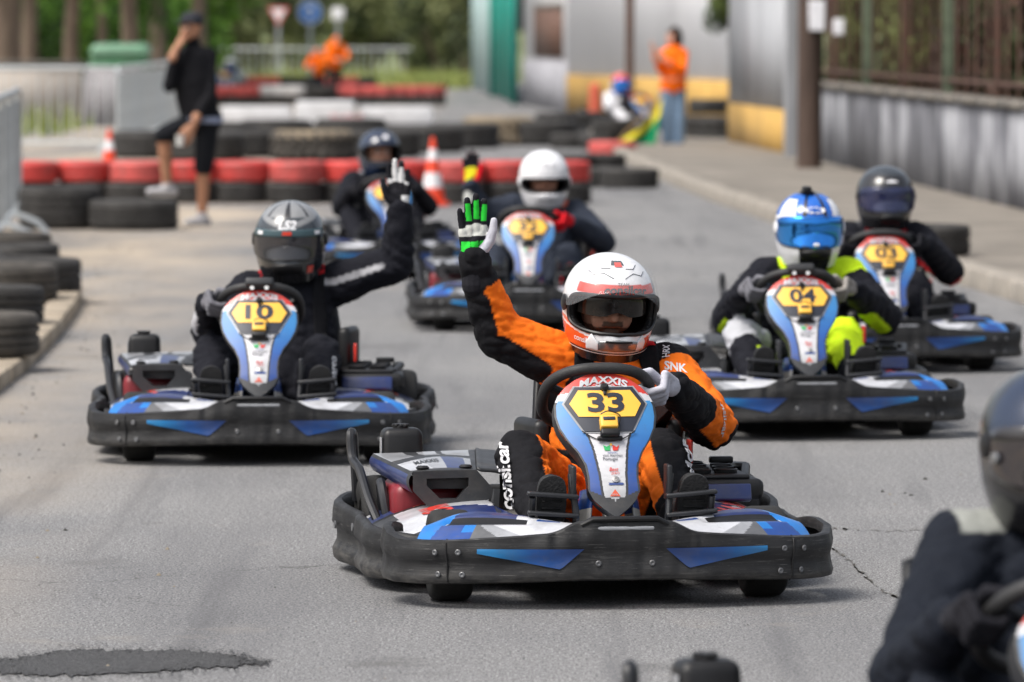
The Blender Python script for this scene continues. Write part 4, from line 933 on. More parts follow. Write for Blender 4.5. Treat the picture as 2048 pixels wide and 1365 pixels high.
Rp = Matrix.Rotation(R(-37), 3, 'X')
mb = MB(); mb.rbox(PS(.0, .482, .024), (.050, .028, .040), .005, 0, Rp); part('tr', 'timing_transponder', None, mb.mesh('timing_transponder', [K_YEL]))
mb = MB(); mb.rbox(PS(.0, .453, .024), (.054, .032, .022), .006, 0, Rp); mb.rbox(PS(.0, .444, .018), (.072, .012, .012), .004, 0, Rp); part('trb', 'bracket', 'tr', mb.mesh('bracket', [K_BLK]))
mb = MB(); mb.rbox(PS(.0, .487, .0395), (.034, .003, .010), .001, 0, Rp); part('trl', 'transponder_label', 'tr', mb.mesh('transponder_label', [K_NAVY]))
mb = MB(); mb.lathe([(.012, 0), (.012, .012), (.006, .018), (0, .018)], 14, 0, Matrix.Translation(PS(0, .580, .012)) @ Vector((0, -.8, .6)).to_track_quat('Z', 'Y').to_matrix().to_4x4())
mb.rbox(PS(0, .567, .018), (.010, .006, .016), .002, 0, Rp); part('kn', 'panel_knob', 'np', mb.mesh('panel_knob', [K_BLK]))
mb = MB(); mb.tube(crom([PS(-.02, .508, .02), PS(.0, .513, .026), PS(.024, .511, .02), PS(.036, .5, .022), PS(.03, .48, .018)], 20), .0018, 5)
mb.tube(crom([PS(-.075, .465, .016), PS(-.04, .447, .012), PS(0, .440, .012), PS(.04, .447, .012), PS(.075, .465, .016)], 20), .0016, 5); part('cb', 'cable_ties', 'tr', mb.mesh('cable_ties', [K_BLK]))
# panel foot and white centre of the nose
mb = MB(); mb.grid(lambda u, v: ((u - .5) * (.30 - .08 * v), -.80 + .14 * v, .205 + .040 * math.sin(v * 1.6) * (1 - (2 * u - 1) ** 2 * .9) - .02 * abs(2 * u - 1)), 24, 10, lambda u, v: 1 if .16 < abs(u - .5) < .34 and v > .3 else 2 if abs(u - .5) > .43 else 0)
part('nc', 'nose_centre', None, solid(mb.mesh('nose_centre', [K_WHITE, K_CYAN, K_GREY], 50), .01))
for s in (-1, 1):
    mb = MB(); mb.grid(lambda u, v: (s * (.075 + .035 * math.sin(u * 3.14)) * (1 - .3 * v), -.66 + .13 * u + .02 * v, .10 + .22 * v - .03 * u), 8, 8, lambda u, v: 1 if v > .75 else 0)
    part('cc%d' % s, 'column_cover', None, solid(mb.mesh('column_cover', [mat('dusty_silver_plastic', (.40, .38, .34), .5, var=.3, scale=7), K_BLUE], 60), .006))

# front fairing: two scooped wings, printed blue / white / grey
for s in (-1, 1):
    front = [(.115, -.825, .208), (.20, -.815, .200), (.30, -.795, .190), (.42, -.762, .182), (.51, -.715, .178), (.55, -.665, .178)]
    ridge = [(.10, -.735, .215), (.17, -.700, .226), (.26, -.660, .240), (.35, -.630, .248), (.43, -.615, .243), (.515, -.620, .212)]
    Fc, Rc = crom(front, 110), crom(ridge, 110)
    def wing(u, v):
        i = int(round(u * 110)); a, b = Fc[i], Rc[i]
        if v <= .8:
            t = v / .8; p = a + (b - a) * t; z = p[2] + .012 * math.sin(t * math.pi)
            rec = (1 if .35 < u < .80 else max(0, 1 - abs(u - (.35 if u <= .35 else .80)) / .05)); rec *= max(0, 1 - abs(t - .60) / .20) ** .5 if abs(t - .60) < .20 else 0
            return (s * p[0], p[1], z - .010 * rec)
        t = (v - .8) / .2; return (s * b[0], b[1] + .05 * t, b[2] - .07 * t * t)
    def wm(u, v):
        t = v / .8
        if v > .8: return 4
        if .35 < u < .80 and .42 < t < .78: return 4
        if u > .84 - .06 * t: return 0 if t < .97 else 3
        if u > .76 - .06 * t and t < .42: return 1
        if t < .42:
            if u > .66: return 1
            if u > .60: return 0 if t > .2 else 1
            return (5 if u > .46 + t * .3 else 6) if u > .34 + t * .45 else 2
        if u < .16: return 2 if t > .3 else 2
        if t >= .78: return 3 if (u > .42 or t > .93) else 2
        return 1 if u < .3 and t > .6 else 2
    mb = MB(); mb.grid(wing, 110, 60, wm)
    me = mb.mesh('front_wing', [K_CYAN, K_BLUE, K_WHITE, K_DBLUE, K_BLK, K_GREY2, K_SILV], 60)
    if s > 0: me.flip_normals()
    part('wg%d' % s, 'front_wing', None, solid(me, .008))
    for k, (u0, u1, t0, t1) in enumerate(((.80, .74, 0, 1), (.655, .655, 0, .40), (.10, .44, .80, .93))):
        mb = MB(); path = [wing(round((u0 + (u1 - u0) * t) * 110) / 110, .8 * (t0 + (t1 - t0) * t)) for t in (0, .2, .4, .6, .8, 1)]
        mb.tube([(x, y, z + .0015) for x, y, z in path], .0022, 5); part('wl%d%d' % (s, k), 'pinstripe', 'wg%d' % s, mb.mesh('pinstripe', [K_WHITE]))

# side pods: printed top shells
for s in (-1, 1):
    def pod(u, v):
        x = .602 - .33 * u; y = -.36 + .90 * v; crown = math.sin(min(1, v * 1.15 + .1) * math.pi) ** .6 if v < .95 else .3
        z = .155 + .085 * u ** .75 * (0.35 + .65 * min(1, v / .22)) * (1 - .5 * max(0, v - .75)) + .018 * math.sin(u * 3.1)
        x -= .12 * max(0, .2 - v) / .2 + .05 * max(0, v - .85) / .15
        return (s * x, y, z)
    def pm(u, v):
        k = v + .10 * u
        if k < .10: return 2
        if .10 <= k < .30: return 0 if u < .55 else 1
        if .30 <= k < .47: return 0 if u > .2 else 2
        if .47 <= k < .515: return 4
        if .515 <= k < .68: return 3 if u > .25 else 1
        return 1 if u > .12 else 0
    mb = MB(); mb.grid(pod, 60, 110, pm); me = mb.mesh('side_pod', [K_WHITE, K_DBLUE, K_GREY, K_ORED, K_BLK], 60)
    if s > 0: me.flip_normals()
    part('sp%d' % s, 'side_pod', None, solid(me, .008))
    def on_pod(u, v, off=.004): p = Vector(pod(u, v)); return p + Vector((0, 0, off))
    mb = MB(); text_on(mb, 'MAXXIS', lambda x, y: on_pod(.62 + y * 3.0, .20 + (x if s < 0 else -x) * 1.05 * -s * (-s)), .17, 0, .035, .2, .045) if False else None
    v2, f2, W2, H2 = text2d('MAXXIS', .035, .15)
    mb.add([on_pod(.50 + y / H2 * .26, .22 + (-x if s > 0 else -x) / W2 * .20 * (1 if s > 0 else -1) * -1) for x, y in v2], f2, 0)
    part('pt%d' % s, 'brand_lettering', 'sp%d' % s, mb.mesh('brand_lettering', [K_RED], 0))
    mb = MB(); mb.grid(lambda u, v: (s * (.272 - .012 * v), -.34 + .86 * u, .235 - .15 * v), 10, 3, 0); part('pi%d' % s, 'pod_inner_skirt', 'sp%d' % s, mb.mesh('pod_inner_skirt', [K_GREY], 0))
# right hand black tray with round holders and blue face
mb = MB(); mb.rbox((.415, .165, .262), (.25, .44, .062), .02, 0); mb.rbox((.40, .16, .298), (.20, .40, .016), .008, 0)
part('ty', 'holder_tray', None, mb.mesh('holder_tray', [K_BLK]))
for k, (x, y, r) in enumerate(((.36, .02, .034), (.44, .035, .034), (.37, .12, .034), (.45, .135, .032), (.38, .22, .034), (.46, .235, .030), (.39, .31, .03))):
    mb = MB(); mb.lathe([(r, .005), (r * 1.05, .015), (r * .9, .017), (r * .82, .008), (r * .8, .002), (0, .002)], 18, 0, Matrix.Translation((x, y, .302))); part('hr%d' % k, 'holder_ring', 'ty', mb.mesh('holder_ring', [K_BLK]))
mb = MB(); mb.rbox((.40, -.075, .255), (.19, .03, .05), .006, 0, Matrix.Rotation(R(-20), 3, 'X')); part('tb', 'blue_front_face', 'ty', mb.mesh('blue_front_face', [K_DBLUE]))
mb = MB(); mb.rbox((.47, .28, .325), (.07, .03, .02), .005, 0); mb.tube([(.50, .05, .29), (.53, .2, .31), (.51, .36, .30)], .014, 8); part('tc', 'tray_clip', 'ty', mb.mesh('tray_clip', [K_BLK]))
# engine, its cover, exhaust
mb = MB(); mb.rbox((-.43, .22, .20), (.2, .3, .16), .03, 0); mb.rbox((-.33, .2, .25), (.12, .2, .07), .02, 0); part('en', 'engine', None, mb.mesh('engine', [K_ENG]))
mb = MB()
for k in range(7): mb.rbox((-.24, .02 + k * .018, .165), (.12, .006, .11), .002, 0, seg=1)
mb.lathe([(.045, 0), (.048, .01), (.048, .11), (.03, .12)], 16, 0, Matrix.Translation((-.28, -.03, .165)) @ Matrix.Rotation(R(90), 4, 'Y')); part('ef', 'cooling_fins', 'en', mb.mesh('cooling_fins', [K_STEEL]))
A, B, C, D = Vector((-.49, -.055, .325)), Vector((-.305, -.055, .329)), Vector((-.245, .42, .352)), Vector((-.552, .40, .345))
def top(u, v): p = (A * (1 - u) + B * u) * (1 - v) + (D * (1 - u) + C * u) * v; p.z += .016 * math.sin(u * 3.14) * math.sin(min(1, v * 1.1 + .05) * 3.14) + .012 * math.sin(v * 6.3) * (u < .5) * 0; return p
def topm(u, v):
    if v < .06: return 3
    if abs(v - .52 - .12 * (u - .5)) < .075 or u > .93: return 3
    if v < .47: return 0 if u < .36 - .28 * v else (1 if .55 < u < .84 else 4)
    return 4 if not (.28 < u < .42 or .6 < u < .66) else 3
mb = MB(); mb.grid(top, 70, 90, topm)
part('ec', 'engine_cover', None, solid(mb.mesh('engine_cover', [K_WHITE, K_DBLUE, K_DBLUE, K_GREY, K_SILV], 60), .01))
mb = MB(); mb.grid(lambda u, v: (A * (1 - u) + D * u) + Vector((-.012 * math.sin(v * 3.14), -.002, -.062 * v * (1 - .2 * u))), 16, 6, lambda u, v: 1 if v < .12 or u < .05 else 0); part('es', 'cover_side', 'ec', mb.mesh('cover_side', [K_DBLUE, K_GREY], 50))
mb = MB(); mb.grid(lambda u, v: (B * (1 - u) + C * u) + Vector((.135 * v, .02 * v, -.05 * v ** .6 + .02 * math.sin(v * 3.1))), 16, 10, 0); part('er', 'cover_slope', 'ec', solid(mb.mesh('cover_slope', [K_GREY], 50), .008))
def frame_face(mb, outer, inner, y0, y1, m=0):
    n = len(outer); vs = [(x, y0, z) for x, z in outer] + [(x, y0, z) for x, z in inner] + [(x, y1, z) for x, z in inner]
    mb.add(vs, [(i, (i + 1) % n, n + (i + 1) % n, n + i) for i in range(n)] + [(n + i, n + (i + 1) % n, 2 * n + (i + 1) % n, 2 * n + i) for i in range(n)], m)
mb = MB(); frame_face(mb, [(-.49, .326), (-.305, .329), (-.24, .255), (-.325, .222), (-.445, .222), (-.49, .27)], [(-.45, .305), (-.328, .307), (-.328, .283), (-.36, .246), (-.41, .246), (-.45, .285)], -.058, -.02)
mb.rbox((-.39, -.012, .288), (.13, .01, .034), .003, 0); part('ff', 'cover_fascia', 'ec', mb.mesh('cover_fascia', [K_GREY], 30))
for k, x in enumerate((-.455, -.335)):
    mb = MB(); mb.lathe([(.018, 0), (.02, .004), (.014, .009), (0, .009)], 16, 0, Matrix.Translation(top((x + .49) / .185, .07)) ); part('ek%d' % k, 'cover_knob', 'ec', mb.mesh('cover_knob', [K_BLK]))
for k, (pp, r) in enumerate((([(-.245, -.04, .27), (-.25, -.05, .2), (-.26, -.04, .12)], .022), ([(-.20, .1, .30), (-.19, .12, .1)], .018))):
    mb = MB(); mb.tube(pp, r, 8); part('el%d' % k, 'cover_leg', 'ec', mb.mesh('cover_leg', [K_GREY]))
v2, f2, W2, H2 = text2d('MAXXIS', .03, .1)
mb = MB(); mb.add([top(.16 + .33 * (.5 + x / W2), .27 + y / H2 * .10) + Vector((0, 0, .003)) for x, y in v2], f2, 0); part('et', 'brand_lettering', 'ec', mb.mesh('brand_lettering', [K_GREY], 0))
mb = MB(); mb.rbox((-.462, .45, .352), (.128, .105, .13), .022, 0, taper=.93); part('ft', 'fuel_tank', None, mb.mesh('fuel_tank', [K_BLK]))
mb = MB(); mb.lathe([(.024, 0), (.024, .006), (.018, .010), (0, .011)], 12, 0, Matrix.Translation((-.465, .445, .416)))
for k in range(4): mb.rbox((-.465, .445, .425), (.052, .012, .010), .004, 0, Matrix.Rotation(k * .785, 3, 'Z'), 2)
part('fc', 'fuel_cap', 'ft', mb.mesh('fuel_cap', [K_BLK]))
mb = MB(); mb.rbox((-.5255, .43, .36), (.003, .04, .06), .001, 0); part('fx', 'tank_label', 'ft', mb.mesh('tank_label', [K_SILV]))
mb = MB(); mb.tube(crom([(-.555, .12, .13), (-.585, .22, .22), (-.60, .33, .30), (-.612, .41, .33), (-.615, .43, .40), (-.605, .455, .395), (-.60, .47, .33), (-.59, .50, .2)], 40), .014, 9); part('hp2', 'guard_hoop', None, mb.mesh('guard_hoop', [K_FRAME]))
mb = MB(); mb.tube(crom([(-.53, .16, .12), (-.545, .18, .22), (-.55, .22, .27), (-.545, .27, .25), (-.53, .3, .12)], 24), .014, 9); part('hp3', 'guard_hoop', None, mb.mesh('guard_hoop', [K_FRAME]))
mb = MB(); mb.tube(crom([(-.2, .3, .16), (-.36, .48, .17), (-.1, .55, .17), (.25, .55, .18)], 24), .03, 10); part('ex', 'exhaust', None, mb.mesh('exhaust', [K_STEEL]))
# pedals
for s in (-1, 1):
    x = s * .195 + .02; mb = MB()
    mb.tube([(x - s * .065, -.605, .085), (x - s * .065, -.685, .25), (x - s * .055, -.655, .36)], .010, 8); mb.tube([(x + s * .055, -.60, .085), (x + s * .058, -.685, .30)], .010, 8)
    for z, y in ((.252, -.690), (.305, -.684)): mb.rbox((x, y, z), (.145, .026, .013), .005, 0, Matrix.Rotation(s * -.08, 3, 'Y'))
    part('pd%d' % s, 'pedal', None, mb.mesh('pedal', [K_FRAME]))
    mb = MB(); mb.rbox((x + s * -.060, -.645, .335), (.014, .07, .10), .005, 0); part('pk%d' % s, 'pedal_bracket', 'pd%d' % s, mb.mesh('pedal_bracket', [K_FRAME]))
# steering
WC = Vector((0, -.325, .552)); WU = Vector((0, -.80, .60)); WN = Vector((0, .60, .80)); WX = Vector((1, 0, 0)); WR = .152
def rim(a):
    ex = 2 / 2.5; c, s_ = math.cos(a), math.sin(a)
    return WC + WX * WR * math.copysign(abs(c) ** ex, c) + WU * WR * math.copysign(abs(s_) ** ex, s_)
mb = MB(); mb.tube([rim(2 * math.pi * k / 56) for k in range(56)], .0165, 10, 0, True); part('sw', 'steering_wheel', None, mb.mesh('steering_wheel', [mat('grip_rubber', (.02, .02, .021), .62, var=.25, scale=30, bump=.15, bscale=200)]))
mb = MB()
for a in (R(20), R(160), R(270)): mb.tube([WC - WN * .03, (WC + rim(a)) / 2 - WN * .02, rim(a)], .013, 8)
mb.lathe([(.045, -.01), (.045, .01), (.03, .018), (0, .018)], 20, 0, Matrix.Translation(WC - WN * .03) @ WN.to_track_quat('Z', 'Y').to_matrix().to_4x4()); part('ss', 'wheel_spokes', 'sw', mb.mesh('wheel_spokes', [K_BLK]))
mb = MB(); mb.tube([WC - WN * .04, (0, -.60, .15)], .014, 10); part('sc', 'steering_column', None, mb.mesh('steering_column', [K_STEEL]))
mb = MB(); mb.rbox(rim(R(90)) + Vector((0, -.005, .012)), (.105, .05, .032), .010, 0, Matrix.Rotation(R(-20), 3, 'X')); ME_DISP = mb.mesh('lap_display', [K_GREY])
mb = MB(); mb.lathe([(.008, 0), (.008, .006), (0, .007)], 12, 0, Matrix.Translation(rim(R(90)) + Vector((0, -.022, -.006))) @ Vector((0, -1, .3)).to_track_quat('Z', 'Y').to_matrix().to_4x4())
ME_BOLT = mb.mesh('wheel_bolt', [mat('white_nylon', (.75, .75, .75), .4, var=0)])

_num = {}
def make_kart(number, label, loc, yaw, display=False, group='rental karts on the track', extra_white=False):
    root = empty('go_kart', loc, R(yaw), label, 'go-kart', group); E = {}
    for key, name, pk, me in KP:
        o = bpy.data.objects.new(name, me); COL.objects.link(o); o.parent = E[pk] if pk else root; E[key] = o
    if number:
        if number not in _num:
            mb = MB(); text_on(mb, number, lambda x, y: PS(x, .5415 + y, .0165), .104 * len(number) / 2, 0, .03, 0, .052); _num[number] = mb.mesh('race_number', [K_NAVY], 0)
        obj('race_number', _num[number], E['np'])
    if display: d = obj('lap_display', ME_DISP, E['sw']); [setattr(obj('wheel_bolt', ME_BOLT, E['sw']), 'location', (q * .027, 0, 0)) for q in (-1, 1)]
    return root
# ------------------------------------------------------------------ people
def cloth(name, c, rough=.85, var=.12, bump=.35): return mat(name, c, rough, var=var, scale=14, bump=bump, bscale=38, spec=.15)
C_ORANGE = cloth('suit_orange', (.85, .17, .012)); C_BLACK = cloth('suit_black', (.008, .008, .010)); C_WHITE = cloth('suit_white', (.62, .62, .64)); C_CRED = cloth('suit_red', (.55, .02, .025))
C_TAN = cloth('suit_beige', (.55, .46, .33)); C_NAVYB = cloth('suit_ink_black', (.009, .0095, .014)); C_SILV = cloth('suit_silver_stripe', (.38, .38, .40)); C_LIME = cloth('suit_fluo_yellow', (.62, .88, .02)); C_GREYS = cloth('suit_grey', (.42, .43, .46))
C_SLATE = cloth('suit_slate', (.026, .032, .047)); C_SALM = cloth('suit_faded_orange', (.60, .13, .07)); C_NAVY = cloth('suit_navy', (.009, .0115, .018)); C_PATCH = cloth('suit_pale_patch', (.27, .28, .26))
G_GREY = cloth('glove_pale_grey', (.46, .46, .52), bump=.2); G_GREEN = cloth('glove_green', (.03, .60, .05), .6, bump=.15); G_LGREY = cloth('glove_light_panel', (.50, .51, .48), bump=.15); G_DGREY = cloth('glove_dark_grey', (.16, .16, .18), bump=.2); G_BLACK = cloth('glove_black', (.014, .014, .018), bump=.2)
G_RED = cloth('glove_red', (.62, .012, .02), bump=.2); G_YEL = cloth('glove_yellow', (.68, .62, .02), bump=.2); G_BEIGE = cloth('glove_taupe', (.28, .26, .24), bump=.2); G_WHITE = cloth('glove_white', (.68, .68, .68), bump=.2)
S_BLACK = mat('shoe_black', (.009, .009, .010), .6, var=.3, scale=20); S_SOLE = mat('shoe_sole', (.013, .013, .014), .7, var=.3, scale=25, bump=.4, bscale=120); S_GREEN = cloth('shoe_green', (.012, .22, .05)); S_RED = cloth('shoe_red', (.5, .012, .02))
SKIN = mat('skin', (.52, .27, .19), .5, var=.12, scale=20, spec=.35); SKIN2 = mat('skin_tan', (.40, .20, .12), .55, var=.12, scale=20, spec=.3); HAIR = mat('dark_hair', (.022, .016, .013), .6, var=.3, scale=60)
V3 = Vector
# ---- helmet
def hf(z):
    zn = abs(z) / .152
    return math.sqrt(max(0, 1 - zn ** 2.35)) if z >= 0 else 1 - .20 * zn ** 2
def HS(phi, z, off=0.0):
    f = hf(z); c, s = math.cos(phi), math.sin(phi)
    ch = .026 * math.exp(-((z + .088) / .045) ** 2) - .006 * math.exp(-((z - .005) / .045) ** 2)
    ay = (.160 * f + (ch if c > 0 else 0) * abs(c) ** 1.5) + off; z2 = z - (.030 * max(0, -z / .152) * (.5 - .5 * c) * -1 if z < 0 else 0)
    return V3(((.137 * f + off) * math.copysign(abs(s) ** .92, s), -ay * c, z2 + off * max(0, z) / .152))
PC, PH, PW = -.004, .056, R(72)
def eyes(p):
    for s in (-1, 1):
        for nm, me in (('eye', EYES), ('iris', IRIS)): obj(nm, me, p).location = (s * .031, 0, 0)
def port(phi, z): return (abs(phi) / PW) ** 4 + (abs(z - PC) / PH) ** 4
def shell_mesh(mats, colour):
    mb = MB(); NP, NZ = 168, 120; zz = [.152 * math.cos(math.pi * k / NZ) for k in range(NZ + 1)]
    vs = [HS(2 * math.pi * i / NP - math.pi, z) for z in zz for i in range(NP)]; fs = []; ms = []
    for j in range(NZ):
        for i in range(NP):
            ph = 2 * math.pi * (i + .5) / NP - math.pi; z = (zz[j] + zz[j + 1]) / 2
            if port(ph, z) < .93: continue
            fs.append((j * NP + i, (j + 1) * NP + i, (j + 1) * NP + (i + 1) % NP, j * NP + (i + 1) % NP)); ms.append(0)
    mb.add(vs, fs, ms)
    me = mb.mesh('shell', [printed('helmet_paint', .2, 0, .5), MATS['black_plastic']], 60); paint(me, np.array([colour(math.degrees(2 * math.pi * i / NP - math.pi), z) for z in zz for i in range(NP)]), [MATC[m.name] for m in mats], 7, 2)
    out = bake(me, [('SOLIDIFY', dict(thickness=.022, offset=-1, material_offset=1, material_offset_rim=1))]); out.name = 'shell'
    return out
def hpatch(fn_phi, fn_z, off, nu=30, nv=10, sup=True, scale=1.0):
    """patch over the eye port; superellipse outline"""
    mb = MB(); n = 56; vs = []; fs = []
    for r in range(11):
        for k in range(n):
            a = 2 * math.pi * k / n; c, s = math.cos(a), math.sin(a); q = (r / 10 if r else .002) * scale
            vs.append(HS(PW * q * math.copysign(abs(c) ** .5, c), PC + PH * q * math.copysign(abs(s) ** .5, s), off))
    for r in range(10):
        for k in range(n): fs.append((r * n + k, r * n + (k + 1) % n, (r + 1) * n + (k + 1) % n, (r + 1) * n + k))
    return mb.add(vs, fs)
def band(phi0, phi1, z0, z1, off, m=0, nu=24, nv=6, taper=0):
    mb = MB(); mb.grid(lambda u, v: HS(R(phi0 + (phi1 - phi0) * u), z0 + (z1 - z0) * v * (1 - taper * abs(2 * u - 1)), off), nu, nv, m); return mb
GLASS = mat('clear_visor', (.6, .63, .66), .04, var=0, alpha=.13, spec=.8)
SMOKE = mat('smoked_visor', (.03, .03, .035), .06, var=0, alpha=.80, spec=.8)
DARKV = mat('dark_visor', (.012, .010, .014), .05, var=0, spec=.9, coat=.5)
MIRROR = mat('blue_mirror_visor', (.03, .26, .80), .05, .95, var=.25, scale=5, coat=.5)
H_BLK = mat('helmet_black', (.016, .016, .018), .16, var=.1, coat=.6); H_MBLK = mat('helmet_matt_black', (.010, .010, .011), .4, var=.15, spec=.35); H_WHITE = mat('helmet_white', (.76, .76, .78), .2, var=.05, coat=.6)
H_RED = mat('helmet_red', (.62, .04, .018), .2, var=.1, coat=.5); H_ORED = mat('helmet_orange_red', (.75, .10, .025), .2, var=.1, coat=.5); H_SILV = mat('helmet_silver', (.22, .225, .23), .25, .5, var=.15, coat=.5); H_GREY = mat('helmet_grey', (.035, .042, .05), .25, .2, var=.2, coat=.5)
H_BLUE = mat('helmet_blue', (.015, .12, .5), .18, .3, var=.2, coat=.6); H_TEAL = mat('visor_strip_teal', (.045, .085, .10), .35, var=.15); H_NAVY = mat('helmet_navy', (.012, .022, .05), .15, var=.2, coat=.6)
def face_mesh(style):
    segs = [('h', (0, .015, .04), (0, .005, -.03), .085, .08), ('h', (0, -.02, -.06), (0, -.05, -.085), .06, .035), ('h', (-.038, -.068, -.035), (-.034, -.066, -.05), .026, .024), ('h', (.038, -.068, -.035), (.034, -.066, -.05), .026, .024),
            ('b', (-.05, -.072, .028), (.05, -.072, .028), .015, .015), ('n', (0, -.086, .012), (0, -.108, -.026), .010, .0155), ('h', (-.013, -.092, -.028), (.013, -.092, -.028), .010, .010), ('m', (-.022, -.088, -.05), (.022, -.088, -.05), .010, .010)]
    def col(t, q, p, n):
        if style == 'beard' and ((t == 'm' and p[2] > -.056) or p[2] < -.060): return 3
        if t == 'b' and n[2] > -.2 and abs(p[0]) > .012 and .024 < p[2] < .037: return 1
        return 0
    return flesh('face', segs, .005, 4, [SKIN, HAIR, mat('lips', (.42, .16, .13), .5, var=.1), mat('stubble', (.13, .075, .055), .6, var=.1)], col)
FACES = {k: face_mesh(k) for k in ('plain', 'beard')}
mb = MB(); mb.lathe([(0, -.0125), (.008, -.010), (.012, -.004), (.0125, 0), (.012, .004), (.008, .010), (0, .0125)], 14, 0, Matrix.Translation((0, -.079, .006)))
EYES = mb.mesh('eye', [mat('eye_white', (.7, .68, .65), .2, var=0)])
mb = MB(); mb.lathe([(.0055, 0), (.0055, .001), (0, .0018)], 12, 0, Matrix.Translation((0, -.0918, .006)) @ Matrix.Rotation(R(90), 4, 'X'))
IRIS = mb.mesh('iris', [mat('iris_dark', (.03, .02, .015), .15, var=0)])
def gasket():
    mb = MB(); n = 72; P = []
    for k in range(n):
        a = 2 * math.pi * k / n; c, s = math.cos(a), math.sin(a); P.append(HS(PW * .985 * math.copysign(abs(c) ** .5, c), PC + PH * .985 * math.copysign(abs(s) ** .5, s), .001))
    mb.tube(P, .0062, 8, 0, True); return mb.mesh('gasket', [H_MBLK])
GASK = gasket()
VIS_CLOSED = {}
def proj_text(s, bvh, o, right, up, width, m, bold=.0, shear=0, off=.003, height=None, dirn=None):
    """text shrunk onto a body along the viewing axis of its own plane"""
    o, right, up = V3(o), V3(right).normalized(), V3(up).normalized(); d = V3(dirn).normalized() if dirn else up.cross(right).normalized()
    mb = MB(); v, f, W, H = text2d(s, bold, shear); k = width / W; ky = k if not height else height / H; out = []
    for x, y in v:
        p = o + right * x * k + up * y * ky; h = bvh.ray_cast(p - d * .25, d, .5)
        out.append((h[0] - d * off) if h[0] else p)
    mb.add(out, f, 0); return mb.mesh('lettering', [m], 0)
def bvh_of(me): return BVHTree.FromPolygons([v.co[:] for v in me.vertices], [tuple(p.vertices) for p in me.polygons])

